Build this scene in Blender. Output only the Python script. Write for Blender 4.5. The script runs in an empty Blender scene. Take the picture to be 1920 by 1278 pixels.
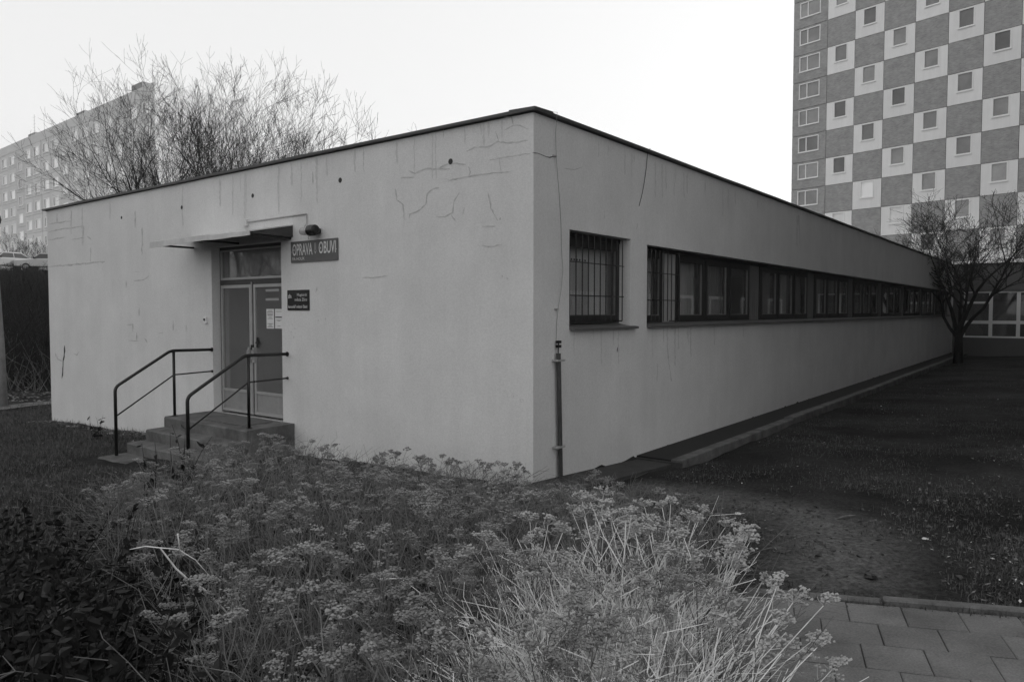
import bpy, math, random
import numpy as np
from mathutils import Vector, Matrix

R = math.radians
scene = bpy.context.scene
# ------------------------------------------------------------------ camera
FPX, HZ, EYE = 1378.0, 583.0, 2.0          # focal length and horizon in photo pixels (1920 x 1278)
PITCH = math.atan((639 - HZ) / FPX)
cam_d = bpy.data.cameras.new('camera')
cam_d.sensor_width = 36.0
cam_d.lens = FPX / 1920 * 36.0
cam_d.clip_start = 0.05
cam_d.clip_end = 3000
cam = bpy.data.objects.new('camera', cam_d)
scene.collection.objects.link(cam)
cam.location = (0, 0, EYE)
cam.rotation_euler = (R(90) - PITCH, 0, 0)
scene.camera = cam
# ------------------------------------------------------------------ sky, sun, exposure
SUN_HEAD, SUN_EL = 62.0, 21.0              # heading clockwise from the view direction, elevation
world = bpy.data.worlds.new('World')
scene.world = world
world.use_nodes = True
wn = world.node_tree
for n in list(wn.nodes): wn.nodes.remove(n)
sky = wn.nodes.new('ShaderNodeTexSky'); sky.sky_type = 'NISHITA'; sky.sun_disc = False
sky.sun_elevation = R(SUN_EL); sky.sun_rotation = R(SUN_HEAD)
sky.altitude = 200; sky.air_density = 1.0; sky.dust_density = 4.0; sky.ozone_density = 1.0
hsv = wn.nodes.new('ShaderNodeHueSaturation'); hsv.inputs['Saturation'].default_value = 0.0
bg = wn.nodes.new('ShaderNodeBackground'); bg.inputs['Strength'].default_value = 0.112
wo = wn.nodes.new('ShaderNodeOutputWorld')
veil = wn.nodes.new('ShaderNodeVectorMath'); veil.operation = 'ADD'; veil.inputs[1].default_value = (5.2, 5.2, 5.2)   # thin even winter overcast over the clear-sky gradient
wn.links.new(sky.outputs[0], hsv.inputs['Color']); wn.links.new(hsv.outputs[0], veil.inputs[0]); hsv.inputs['Value'].default_value = 0.5; wn.links.new(veil.outputs[0], bg.inputs['Color'])
wn.links.new(bg.outputs[0], wo.inputs['Surface'])
sd = bpy.data.lights.new('sun', 'SUN'); sd.energy = 3.0; sd.angle = R(0.5); sd.color = (1, 1, 1)
so = bpy.data.objects.new('sun', sd); scene.collection.objects.link(so)
_h, _e = R(SUN_HEAD), R(SUN_EL)
_sv = Vector((math.sin(_h) * math.cos(_e), math.cos(_h) * math.cos(_e), math.sin(_e)))
so.rotation_euler = _sv.to_track_quat('Z', 'Y').to_euler()
so.location = _sv * 100
vs = scene.view_settings
vs.view_transform = 'Standard'; vs.look = 'None'; vs.gamma = 1; vs.use_curve_mapping = False
vs.exposure = 0.28

# ------------------------------------------------------------------ geometry of the place
cp, sp = math.cos(PITCH), math.sin(PITCH)
def ray(x, y):
    u = (x - 960) / FPX; v = (639 - y) / FPX
    return (u, cp + v * sp, -sp + v * cp)
def atY(x, y, Y):
    r = ray(x, y); k = Y / r[1]
    return Vector((r[0] * k, Y, EYE + r[2] * k))
ANG = R(52.43)
eR = (math.cos(ANG), math.sin(ANG)); eL = (-math.sin(ANG), math.cos(ANG))
_c = atY(1000, 583, 8.2); CX, CY = _c.x, _c.y
def loc(X, Y):
    dx, dy = X - CX, Y - CY
    return dx * eR[0] + dy * eR[1], dx * eL[0] + dy * eL[1]
def wor(t, s):
    return CX + t * eR[0] + s * eL[0], CY + t * eR[1] + s * eL[1]
def PL(x, y, t=0.0):                       # photo pixel -> (s, z) on the entrance facade
    r = ray(x, y); k = (t + eR[0] * CX + eR[1] * CY) / (r[0] * eR[0] + r[1] * eR[1])
    return loc(r[0] * k, r[1] * k)[1], EYE + r[2] * k
def PR(x, y, s=0.0):                       # photo pixel -> (t, z) on the long facade
    r = ray(x, y); k = (s + eL[0] * CX + eL[1] * CY) / (r[0] * eL[0] + r[1] * eL[1])
    return loc(r[0] * k, r[1] * k)[0], EYE + r[2] * k
def sstep(a, b, x):
    x = min(1, max(0, (x - a) / (b - a))); return x * x * (3 - 2 * x)
def gz(X, Y):                              # height of the terrain
    t, s = loc(X, Y)
    tc = min(max(t, 0), 2.6)
    z = 0.03
    if s < 0: z += -0.058 * tc - 0.002 * min(max(t - 2.6, 0), 32) + 0.045 * min(max(-s - 0.3, 0), 9)
    else: z -= 0.033 * min(s, 14)
    u = max(0.0, s - 20.0); z += min(5.65, 0.14 * u * min(1, u / 4))
    bump = 0.025 * math.sin(X * 1.7 + 0.6 * Y) * math.cos(Y * 1.3 - 0.4 * X) + 0.012 * math.sin(3.9 * X + 1) * math.sin(4.3 * Y) + 0.008 * math.sin(9.1 * X + 2.3 * Y) * math.sin(8.3 * Y - 3.1 * X)
    if s > 20: bump += 0.15 * math.sin(1.3 * X) * math.sin(1.1 * Y) * min(1, u / 6)
    return z + bump * min(1.0, max(0.0, (math.hypot(X, Y) - 0.5)))
# ------------------------------------------------------------------ helpers
col = scene.collection
rnd = random.Random(7)
class MB:
    def __init__(self): self.v = []; self.f = []; self.m = []; self.mi = 0
    def add(self, vs, fs):
        o = len(self.v); self.v += [tuple(p) for p in vs]
        for q in fs: self.f.append(tuple(i + o for i in q)); self.m.append(self.mi)
    def box(self, a, b):
        x0, y0, z0 = (min(a[i], b[i]) for i in range(3)); x1, y1, z1 = (max(a[i], b[i]) for i in range(3))
        self.add([(x0,y0,z0),(x1,y0,z0),(x1,y1,z0),(x0,y1,z0),(x0,y0,z1),(x1,y0,z1),(x1,y1,z1),(x0,y1,z1)],
                 [(0,3,2,1),(4,5,6,7),(0,1,5,4),(1,2,6,5),(2,3,7,6),(3,0,4,7)])
        return self
    def bbox(self, a, b, w):                  # box with chamfered vertical and top edges
        x0, y0, z0 = (min(a[i], b[i]) for i in range(3)); x1, y1, z1 = (max(a[i], b[i]) for i in range(3))
        self.add([(x0,y0,z0),(x1,y0,z0),(x1,y1,z0),(x0,y1,z0),(x0,y0,z1-w),(x1,y0,z1-w),(x1,y1,z1-w),(x0,y1,z1-w),
                  (x0+w,y0+w,z1),(x1-w,y0+w,z1),(x1-w,y1-w,z1),(x0+w,y1-w,z1)],
                 [(0,3,2,1),(8,9,10,11),(0,1,5,4),(1,2,6,5),(2,3,7,6),(3,0,4,7),(4,5,9,8),(5,6,10,9),(6,7,11,10),(7,4,8,11)])
        return self
    def prism(self, pts, ax, a, b):           # polygon extruded along axis ax from a to b
        n = len(pts)
        def mk(p, h):
            q = list(p); q.insert(ax, h); return tuple(q)
        self.add([mk(p, a) for p in pts] + [mk(p, b) for p in pts],
                 [tuple(range(n))[::-1], tuple(range(n, 2*n))] + [(i, (i+1) % n, n + (i+1) % n, n + i) for i in range(n)])
        return self
    def tube(self, pts, r, n=6, cap=True):
        pts = [Vector(p) for p in pts]
        if not isinstance(r, (list, tuple)): r = [r] * len(pts)
        o = len(self.v); ref = None
        for i, p in enumerate(pts):
            d = (pts[min(i+1, len(pts)-1)] - pts[max(i-1, 0)])
            if d.length < 1e-9: d = Vector((0,0,1))
            d.normalize()
            if ref is None: ref = Vector((0,0,1)) if abs(d.z) < 0.9 else Vector((1,0,0))
            u = ref - d * ref.dot(d)
            if u.length < 1e-6: u = d.orthogonal()
            u.normalize(); ref = u; w = d.cross(u)
            for k in range(n):
                a = 2 * math.pi * k / n
                self.v.append(tuple(p + (u * math.cos(a) + w * math.sin(a)) * r[i]))
        for i in range(len(pts) - 1):
            for k in range(n):
                a = o + i * n + k; b = o + i * n + (k + 1) % n
                self.f.append((a, b, b + n, a + n)); self.m.append(self.mi)
        if cap:
            self.f.append(tuple(o + k for k in range(n))[::-1]); self.m.append(self.mi)
            e = o + (len(pts) - 1) * n
            self.f.append(tuple(e + k for k in range(n))); self.m.append(self.mi)
        return self
    def lathe(self, prof, c=(0,0,0), ax=2, n=16):   # prof: (r, h)
        o = len(self.v)
        for r, h in prof:
            for k in range(n):
                a = 2 * math.pi * k / n
                p = [r * math.cos(a), r * math.sin(a)]; p.insert(ax, h)
                self.v.append((p[0]+c[0], p[1]+c[1], p[2]+c[2]))
        for i in range(len(prof) - 1):
            for k in range(n):
                a = o + i*n + k; b = o + i*n + (k+1) % n
                self.f.append((a, b, b+n, a+n)); self.m.append(self.mi)
        self.f.append(tuple(o + k for k in range(n))[::-1]); self.m.append(self.mi)
        e = o + (len(prof)-1) * n
        self.f.append(tuple(e + k for k in range(n))); self.m.append(self.mi)
        return self
    def mesh(self, name, mats, smooth=False):
        me = bpy.data.meshes.new(name); me.from_pydata(self.v, [], self.f)
        if not isinstance(mats, (list, tuple)): mats = [mats]
        for m in mats: me.materials.append(m)
        if len(mats) > 1: me.polygons.foreach_set('material_index', self.m)
        if smooth: me.polygons.foreach_set('use_smooth', [True] * len(me.polygons))
        me.update(); return me
    def build(self, name, mats, parent=None, smooth=False):
        return link(name, self.mesh(name, mats, smooth), parent)
def link(name, me, parent=None):
    o = bpy.data.objects.new(name, me); col.objects.link(o)
    if parent is not None: o.parent = parent
    return o
def empty(name, l=(0,0,0), rz=0.0):
    o = bpy.data.objects.new(name, None); col.objects.link(o); o.location = l; o.rotation_euler = (0,0,rz)
    o.empty_display_size = 0.3; return o
def tag(o, label=None, cat=None, group=None, kind=None):
    if label: o['label'] = label
    if cat: o['category'] = cat
    if group: o['group'] = group
    if kind: o['kind'] = kind
    return o
def fast_mesh(name, V, T, mats, mi=None, smooth=False):      # numpy triangles
    me = bpy.data.meshes.new(name); V = np.asarray(V, np.float32); T = np.asarray(T, np.int32); k = T.shape[1]
    me.vertices.add(len(V)); me.vertices.foreach_set('co', V.ravel())
    me.loops.add(T.size); me.loops.foreach_set('vertex_index', T.ravel())
    me.polygons.add(len(T)); me.polygons.foreach_set('loop_start', np.arange(0, T.size, k, dtype=np.int32))
    if not isinstance(mats, (list, tuple)): mats = [mats]
    for m in mats: me.materials.append(m)
    if mi is not None: me.polygons.foreach_set('material_index', np.asarray(mi, np.int32))
    if smooth: me.polygons.foreach_set('use_smooth', np.ones(len(T), bool))
    me.update(calc_edges=True); me.validate(); return me

# ------------------------------------------------------------------ materials (all greys: a black and white photograph)
def mat(name, g, rough=0.85, spec=0.3, vary=0.0, scale=4.0, stretch=(1,1,1), bump=0.0, bscale=60.0, fine=0.0, fscale=40.0, metal=0.0, rand=0.0, bdist=0.01, streak=0.0):
    m = bpy.data.materials.new(name); m.use_nodes = True
    nt = m.node_tree; b = nt.nodes['Principled BSDF']; N = nt.nodes.new; L = nt.links.new
    b.inputs['Base Color'].default_value = (g, g, g, 1); b.inputs['Roughness'].default_value = rough
    b.inputs['Metallic'].default_value = metal
    b.inputs['Specular IOR Level'].default_value = spec
    geo = N('ShaderNodeNewGeometry')
    fac = None
    def noise(sc, st, det=5, rough_=0.6):
        mp = N('ShaderNodeMapping'); mp.inputs['Scale'].default_value = st; L(geo.outputs['Position'], mp.inputs['Vector'])
        nz = N('ShaderNodeTexNoise'); nz.inputs['Scale'].default_value = sc; nz.inputs['Detail'].default_value = det
        nz.inputs['Roughness'].default_value = rough_; L(mp.outputs[0], nz.inputs['Vector']); return nz.outputs['Fac']
    def rng(v, lo, hi, a=0.25, c=0.75):
        mr = N('ShaderNodeMapRange'); mr.inputs['From Min'].default_value = a; mr.inputs['From Max'].default_value = c
        mr.inputs['To Min'].default_value = lo; mr.inputs['To Max'].default_value = hi; L(v, mr.inputs['Value']); return mr.outputs[0]
    def mul(a, c):
        q = N('ShaderNodeMath'); q.operation = 'MULTIPLY'
        if a is None: return c
        L(a, q.inputs[0]); L(c, q.inputs[1]); return q.outputs[0]
    if vary: fac = mul(fac, rng(noise(scale, stretch), 1 - vary, 1 + vary))
    if fine: fac = mul(fac, rng(noise(fscale, (1,1,1), 3), 1 - fine, 1 + fine))
    if streak: fac = mul(fac, rng(noise(2.0, (1.3,1.3,0.10), 6, 0.75), 1 - streak, 1 + streak * 0.6))
    if rand:
        oi = N('ShaderNodeObjectInfo'); fac = mul(fac, rng(oi.outputs['Random'], 1 - rand, 1 + rand, 0, 1))
    if fac is not None:
        q = N('ShaderNodeMath'); q.operation = 'MULTIPLY'; q.inputs[1].default_value = g; L(fac, q.inputs[0])
        cc = N('ShaderNodeCombineColor')
        for i in range(3): L(q.outputs[0], cc.inputs[i])
        L(cc.outputs[0], b.inputs['Base Color'])
    if bump:
        bp = N('ShaderNodeBump'); bp.inputs['Strength'].default_value = bump; bp.inputs['Distance'].default_value = bdist
        L(noise(bscale, (1,1,1), 4), bp.inputs['Height']); L(bp.outputs[0], b.inputs['Normal'])
    return m
def glass(name, tint=0.9, rough=0.02, refl=1.0, dirt_lift=0.0):
    m = bpy.data.materials.new(name); m.use_nodes = True
    nt = m.node_tree; N = nt.nodes.new; L = nt.links.new
    for n in list(nt.nodes): nt.nodes.remove(n)
    out = N('ShaderNodeOutputMaterial'); tr = N('ShaderNodeBsdfTransparent'); tr.inputs[0].default_value = (tint, tint, tint, 1)
    gl = N('ShaderNodeBsdfGlossy'); gl.inputs['Roughness'].default_value = rough
    fr = N('ShaderNodeFresnel'); gg = N('ShaderNodeNewGeometry'); ir = N('ShaderNodeMapRange')     # both faces of a pane act as air to glass
    ir.inputs['To Min'].default_value = 1.52; ir.inputs['To Max'].default_value = 1 / 1.52; L(gg.outputs['Backfacing'], ir.inputs['Value']); L(ir.outputs[0], fr.inputs['IOR'])
    mu = N('ShaderNodeMath'); mu.operation = 'MULTIPLY'; mu.inputs[1].default_value = 0.9 * refl; mu.use_clamp = True; L(fr.outputs[0], mu.inputs[0])
    mx = N('ShaderNodeMixShader'); L(mu.outputs[0], mx.inputs[0]); L(tr.outputs[0], mx.inputs[1]); L(gl.outputs[0], mx.inputs[2])
    last = mx.outputs[0]
    if dirt_lift:
        df = N('ShaderNodeBsdfDiffuse'); df.inputs[0].default_value = (0.5, 0.5, 0.5, 1)
        m2 = N('ShaderNodeMixShader'); m2.inputs[0].default_value = dirt_lift; L(last, m2.inputs[1]); L(df.outputs[0], m2.inputs[2]); last = m2.outputs[0]
    L(last, out.inputs['Surface'])
    return m
M = {}
M['plaster'] = mat('plaster', 0.67, 0.92, 0.2, vary=0.08, scale=1.1, fine=0.08, fscale=38, streak=0.06, bump=0.7, bscale=90, bdist=0.006)
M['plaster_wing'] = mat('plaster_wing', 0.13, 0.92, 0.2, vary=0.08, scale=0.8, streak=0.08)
M['crack'] = mat('crack_fill', 0.50, 0.95, 0.1, vary=0.25, scale=14)
M['crack_dark'] = mat('crack_dark', 0.06, 0.95, 0.1)
M['stain'] = mat('stain', 0.565, 0.95, 0.1, vary=0.12, scale=25)
M['flash'] = mat('roof_flashing', 0.055, 0.55, 0.4, vary=0.3, scale=2)
M['roof'] = mat('roofing_gravel', 0.35, 0.95, 0.1, vary=0.2, scale=2)  # unseen roof kept pale to bounce light up to the tower
M['black'] = mat('black_paint', 0.006, 0.4, 0.45, vary=0.3, scale=8)
M['conc'] = mat('concrete', 0.12, 0.93, 0.2, vary=0.5, scale=3.5, fine=0.2, fscale=70, bump=0.5, bscale=60)
M['conc_dark'] = mat('concrete_dark', 0.055, 0.93, 0.2, vary=0.3, scale=3.5, fine=0.25, fscale=70, bump=0.5, bscale=60)
M['tar'] = mat('tar_strip', 0.010, 0.7, 0.3, vary=0.3, scale=3)
M['alu'] = mat('aluminium', 0.42, 0.42, 0.5, vary=0.1, scale=6, metal=0.35)
M['alu_panel'] = mat('aluminium_panel', 0.30, 0.5, 0.5, vary=0.12, scale=9, metal=0.2, streak=0.15)
M['dark_frame'] = mat('dark_frame', 0.05, 0.55, 0.4, vary=0.2, scale=6)
M['win_frame'] = mat('window_frame', 0.022, 0.6, 0.35, vary=0.35, scale=7)
M['win_bead'] = mat('window_bead', 0.16, 0.6, 0.3, vary=0.2, scale=9)  # highlight on the right and bottom frame edges, put into a paler bead
M['mull_panel'] = mat('pier_panel', 0.15, 0.75, 0.3, vary=0.12, scale=3, streak=0.2)
M['sill'] = mat('sill_metal', 0.10, 0.5, 0.4, vary=0.25, scale=5)
M['glass'] = glass('window_glass', 0.88, 0.02, 1.0, dirt_lift=0.03)
M['glass_door'] = glass('door_glass', 0.9, 0.02, 1.0, dirt_lift=0.15)  # raised diffuse share lightens the panes, standing for a lit interior
M['curtain'] = mat('curtain', 0.36, 0.95, 0.1, vary=0.15, scale=2, streak=0.4, rand=0.45)
M['lace'] = mat('lace_curtain', 0.55, 0.95, 0.1, vary=0.1, scale=4, streak=0.2)
M['inner'] = mat('inner_wall', 0.45, 0.9, 0.2, vary=0.1, scale=2)
M['inner_dark'] = mat('inner_dark', 0.12, 0.9, 0.2, vary=0.2, scale=20)
M['sheet'] = mat('sheet_metal', 0.52, 0.5, 0.4, vary=0.2, scale=3, metal=0.1, streak=0.2)
M['sheet_under'] = mat('sheet_underside', 0.05, 0.7, 0.3, vary=0.2, scale=3)  # shade below the canopy put into a darker copy of the sheet
M['sign_grey'] = mat('sign_paint', 0.10, 0.5, 0.4, vary=0.12, scale=5)
M['sign_black'] = mat('sign_black', 0.006, 0.25, 0.5)
M['white_txt'] = mat('white_lettering', 0.62, 0.7, 0.3, vary=0.08, scale=20)
M['grey_txt'] = mat('grey_lettering', 0.36, 0.7, 0.3)
M['ink'] = mat('ink', 0.04, 0.8, 0.2)
M['paper'] = mat('paper', 0.74, 0.85, 0.2, vary=0.03, scale=20)
M['pipe'] = mat('pipe_paint', 0.05, 0.55, 0.4, vary=0.35, scale=10)
M['galv'] = mat('galvanised', 0.36, 0.5, 0.5, vary=0.2, scale=20)
M['lampglass'] = glass('lamp_glass', 0.85, 0.08, 1.5, dirt_lift=0.4)
M['pan_white'] = mat('panel_white', 0.86, 0.85, 0.25, vary=0.05, scale=0.6, streak=0.07, rand=0.03)
M['pan_edge'] = mat('panel_joint', 0.22, 0.9, 0.2)
M['blk_panel'] = mat('block_panel', 0.62, 0.9, 0.2, vary=0.06, scale=0.5, rand=0.05)
M['blk_stair'] = mat('block_stair_panel', 0.58, 0.9, 0.2, vary=0.06, scale=0.5)
M['cb_wall'] = mat('courtyard_block_render', 0.08, 0.9, 0.2, vary=0.15, scale=0.5)  # wall kept dark so the added block deepens the courtyard shade
M['blk_joint'] = mat('block_joint', 0.28, 0.9, 0.2)
M['blk_white'] = mat('block_gable', 0.72, 0.9, 0.2, vary=0.04, scale=0.3)
M['frame_white'] = mat('frame_white', 0.85, 0.6, 0.3)
M['pane_far'] = mat('pane_far', 0.22, 0.12, 0.6, vary=0.35, scale=0.5, rand=0.6)
M['pane_curt'] = mat('pane_curtained', 0.86, 0.3, 0.5, rand=0.25, vary=0.12, scale=1.5)
M['soil'] = None
M['slab'] = mat('paving_slab', 0.165, 0.92, 0.2, vary=0.32, scale=2.2, fine=0.28, fscale=90, bump=0.6, bscale=120, rand=0.12)
M['bark'] = mat('bark', 0.025, 0.95, 0.1, vary=0.3, scale=6)
M['bark_far'] = mat('bark_far', 0.03, 0.95, 0.1, vary=0.3, scale=3)
M['post'] = mat('post_concrete', 0.22, 0.9, 0.2, vary=0.2, scale=6, fine=0.15, fscale=40)
M['stem'] = mat('weed_stem', 0.20, 0.85, 0.25, vary=0.35, scale=9, rand=0.25)
M['twig'] = mat('dry_twig', 0.14, 0.85, 0.2, vary=0.5, scale=5)
M['head'] = mat('weed_head', 0.24, 0.95, 0.1, vary=0.4, scale=22, rand=0.25)
M['stem_b'] = mat('weed_stem_bleached', 0.78, 0.8, 0.3, vary=0.25, scale=14)  # stronger light on the near plants put into a paler stem
M['head_b'] = mat('weed_head_bleached', 0.36, 0.95, 0.1, vary=0.3, scale=25)  # heads of the near plants, brighter light put into the colour
M['blade'] = mat('dry_grass_blade', 0.034, 0.85, 0.2, vary=0.5, scale=5)  # blades darkened to deepen the shadows between the weeds
M['turf'] = mat('turf_blade', 0.085, 0.85, 0.2, vary=0.5, scale=4)
M['leaf'] = mat('shrub_leaf', 0.013, 0.6, 0.2, vary=0.5, scale=6)
M['litter'] = mat('leaf_litter', 0.14, 0.9, 0.2, vary=0.6, scale=11)
M['trash'] = mat('pale_litter', 0.55, 0.8, 0.3)
M['car_pale'] = mat('car_paint_pale', 0.50, 0.35, 0.5)
M['car_mid'] = mat('car_paint_grey', 0.30, 0.3, 0.5)
M['car_glass'] = mat('car_glass', 0.02, 0.08, 0.6)
M['rubber'] = mat('rubber', 0.015, 0.8, 0.2)
M['chrome'] = mat('chrome', 0.5, 0.25, 0.5, metal=0.7)

def mat_brick():
    m = mat('panel_brick', 0.2); nt = m.node_tree; N = nt.nodes.new; L = nt.links.new; b = nt.nodes['Principled BSDF']
    tc = N('ShaderNodeTexCoord'); sep = N('ShaderNodeSeparateXYZ'); L(tc.outputs['Object'], sep.inputs[0])
    cmb = N('ShaderNodeCombineXYZ'); L(sep.outputs['X'], cmb.inputs[0]); L(sep.outputs['Z'], cmb.inputs[1])
    oi = N('ShaderNodeObjectInfo')
    br = N('ShaderNodeTexBrick'); br.inputs['Scale'].default_value = 1.0; br.inputs['Brick Width'].default_value = 0.25; br.inputs['Row Height'].default_value = 0.09
    br.inputs['Mortar Size'].default_value = 0.012; br.inputs['Color1'].default_value = (0.25,)*3+(1,); br.inputs['Color2'].default_value = (0.36,)*3+(1,); br.inputs['Mortar'].default_value = (0.38,)*3+(1,)
    L(cmb.outputs[0], br.inputs['Vector'])
    geo = N('ShaderNodeNewGeometry'); nz = N('ShaderNodeTexNoise'); nz.inputs['Scale'].default_value = 1.6; nz.inputs['Detail'].default_value = 4; L(geo.outputs['Position'], nz.inputs['Vector'])
    mr = N('ShaderNodeMapRange'); mr.inputs['To Min'].default_value = 0.72; mr.inputs['To Max'].default_value = 1.3; L(nz.outputs['Fac'], mr.inputs['Value'])
    vm = N('ShaderNodeVectorMath'); vm.operation = 'SCALE'; L(br.outputs['Color'], vm.inputs[0]); L(mr.outputs[0], vm.inputs['Scale'])
    L(vm.outputs[0], b.inputs['Base Color']); b.inputs['Roughness'].default_value = 0.9
    return m
M['brick'] = mat_brick()
def mat_soil():
    m = mat('soil_and_turf', 0.04); nt = m.node_tree; N = nt.nodes.new; L = nt.links.new; b = nt.nodes['Principled BSDF']
    geo = N('ShaderNodeNewGeometry')
    def nz(sc, det=6, ro=0.65):
        n = N('ShaderNodeTexNoise'); n.inputs['Scale'].default_value = sc; n.inputs['Detail'].default_value = det; n.inputs['Roughness'].default_value = ro
        L(geo.outputs['Position'], n.inputs['Vector']); return n.outputs['Fac']
    big = nz(0.55, 5); fine = nz(28, 5, 0.75)
    r1 = N('ShaderNodeValToRGB'); L(big, r1.inputs[0])
    r1.color_ramp.elements[0].position = 0.40; r1.color_ramp.elements[0].color = (0.012,)*3+(1,)
    r1.color_ramp.elements[1].position = 0.66; r1.color_ramp.elements[1].color = (0.036,)*3+(1,)
    mr = N('ShaderNodeMapRange'); mr.inputs['From Min'].default_value = 0.3; mr.inputs['From Max'].default_value = 0.72; mr.inputs['To Min'].default_value = 0.35; mr.inputs['To Max'].default_value = 1.9; L(fine, mr.inputs['Value'])
    at_ = N('ShaderNodeAttribute'); at_.attribute_name = 'wear'
    ad = N('ShaderNodeMath'); ad.operation = 'MULTIPLY'; L(at_.outputs['Fac'], ad.inputs[0]); L(nz(5.5, 7, 0.8), ad.inputs[1])
    m2 = N('ShaderNodeMapRange'); m2.inputs['From Min'].default_value = 0.12; m2.inputs['From Max'].default_value = 0.5; L(ad.outputs[0], m2.inputs['Value'])
    mixc = N('ShaderNodeMix'); mixc.data_type = 'RGBA'; L(m2.outputs[0], mixc.inputs['Factor']); L(r1.outputs[0], mixc.inputs['A']); mixc.inputs['B'].default_value = (0.105,)*3+(1,)
    vm = N('ShaderNodeVectorMath'); vm.operation = 'SCALE'; L(mixc.outputs['Result'], vm.inputs[0]); L(mr.outputs[0], vm.inputs['Scale'])
    L(vm.outputs[0], b.inputs['Base Color']); b.inputs['Roughness'].default_value = 0.97; b.inputs['Specular IOR Level'].default_value = 0.1
    bp = N('ShaderNodeBump'); bp.inputs['Strength'].default_value = 0.9; bp.inputs['Distance'].default_value = 0.03; L(nz(16, 6, 0.7), bp.inputs['Height']); L(bp.outputs[0], b.inputs['Normal'])
    return m
M['soil'] = mat_soil()

# ------------------------------------------------------------------ the setting: ground
def axis(lo, hi, fine_lo, fine_hi, step):
    a = list(np.arange(fine_lo, fine_hi + 1e-6, step)); d = step
    x = fine_hi
    while x < hi: d *= 1.22; x += d; a.append(x)
    d = step; x = fine_lo
    while x > lo: d *= 1.22; x -= d; a.insert(0, x)
    return a
gx = axis(-420, 420, -14, 26, 0.17); gy = axis(-300, 520, -2, 40, 0.17)
K0 = Vector((1.50, 4.66, 0)); PU = Vector((0.94, -0.34, 0)).normalized(); PV = Vector((PU.y, -PU.x, 0))   # kerb point, kerb direction, direction across the pavement
def gsheet(x, y):
    p = Vector((x, y, 0)) - K0; z = gz(x, y)
    return z - 0.09 if (p.dot(PV) > 0.12 and -0.05 < p.dot(PU) < 5.5 and p.dot(PV) < 4.1) else z
V = [(x, y, gsheet(x, y)) for y in gy for x in gx]; W = len(gx)
Fq = [(j*W+i, j*W+i+1, (j+1)*W+i+1, (j+1)*W+i) for j in range(len(gy)-1) for i in range(W-1)]
gme = fast_mesh('ground', V, Fq, M['soil'], smooth=True)
def flat_at(x, y, z=0.06):
    r = ray(x, y); k = (z - EYE) / r[2]; return r[0] * k, r[1] * k
TRK = [flat_at(*p) for p in ((1240, 905), (1330, 925), (1440, 960), (1520, 985), (1570, 1040), (1560, 1105))]   # worn earth track over the lawn
def dseg(p, a, b):
    vx, vy = b[0]-a[0], b[1]-a[1]; u = max(0, min(1, ((p[0]-a[0])*vx + (p[1]-a[1])*vy) / (vx*vx + vy*vy))); return math.hypot(p[0]-a[0]-u*vx, p[1]-a[1]-u*vy)
def wear(X, Y):
    if not (0 < X < 6 and 3 < Y < 10): return 0.0
    d = min(dseg((X, Y), TRK[i], TRK[i+1]) for i in range(len(TRK)-1)); return max(0.0, 1 - d / 0.9)
att = gme.attributes.new('wear', 'FLOAT', 'POINT'); att.data.foreach_set('value', [wear(p[0], p[1]) for p in V])
tag(link('ground', gme), kind='structure')

# pavement of square slabs laid in running bond, with a kerb
pave = MB(); bedpts = []
def slabpt(a, b, dz=0.0):
    p = K0 + PU * a + PV * b
    return Vector((p.x, p.y, gz_path(p.x, p.y) + dz))
def gz_path(X, Y):
    t, s = loc(X, Y); return 0.05 + 0.045 * min(-s - .3, 9)
bed = MB(); A0, A1, B1 = -0.12, 5.6, 4.2
bed.add([slabpt(A0, 0.0, -0.012), slabpt(A1, 0.0, -0.012), slabpt(A1, B1, -0.012), slabpt(A0, B1, -0.012)], [(0,3,2,1)])
M['bedding'] = mat('sand_joint', 0.06, 0.95, 0.1, vary=0.4, scale=20)
pavement = tag(bed.build('pavement', M['bedding']), kind='structure')
S = 0.30
rs = random.Random(3)
for j in range(13):
    off = (0.5 if j % 2 else 0.0) * S + rs.uniform(-0.02, 0.02)
    for i in range(-4, 19):
        a = i * S + off; b = 0.012 + j * S
        if a < A0 - 0.2 or a > A1 - S: continue
        g = 0.0025
        m = MB(); tl = [rs.uniform(-0.004, 0.004) for _ in range(4)]
        cs = [(a+g, b+g), (a+S-g, b+g), (a+S-g, b+S-g), (a+g, b+S-g)]
        w = 0.006
        ci = [(a+g+w, b+g+w), (a+S-g-w, b+g+w), (a+S-g-w, b+S-g-w), (a+g+w, b+S-g-w)]
        vs_ = [slabpt(*c, -0.03) for c in cs] + [slabpt(*c, 0.006 + tl[k]) for k, c in enumerate(cs)] + [slabpt(*c, 0.010 + tl[k]) for k, c in enumerate(ci)]
        m.add(vs_, [(11,10,9,8),(0,4,5,1),(1,5,6,2),(2,6,7,3),(3,7,4,0),(4,8,9,5),(5,9,10,6),(6,10,11,7),(7,11,8,4)])
        m.build('paving_slab', M['slab'], pavement)
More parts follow.
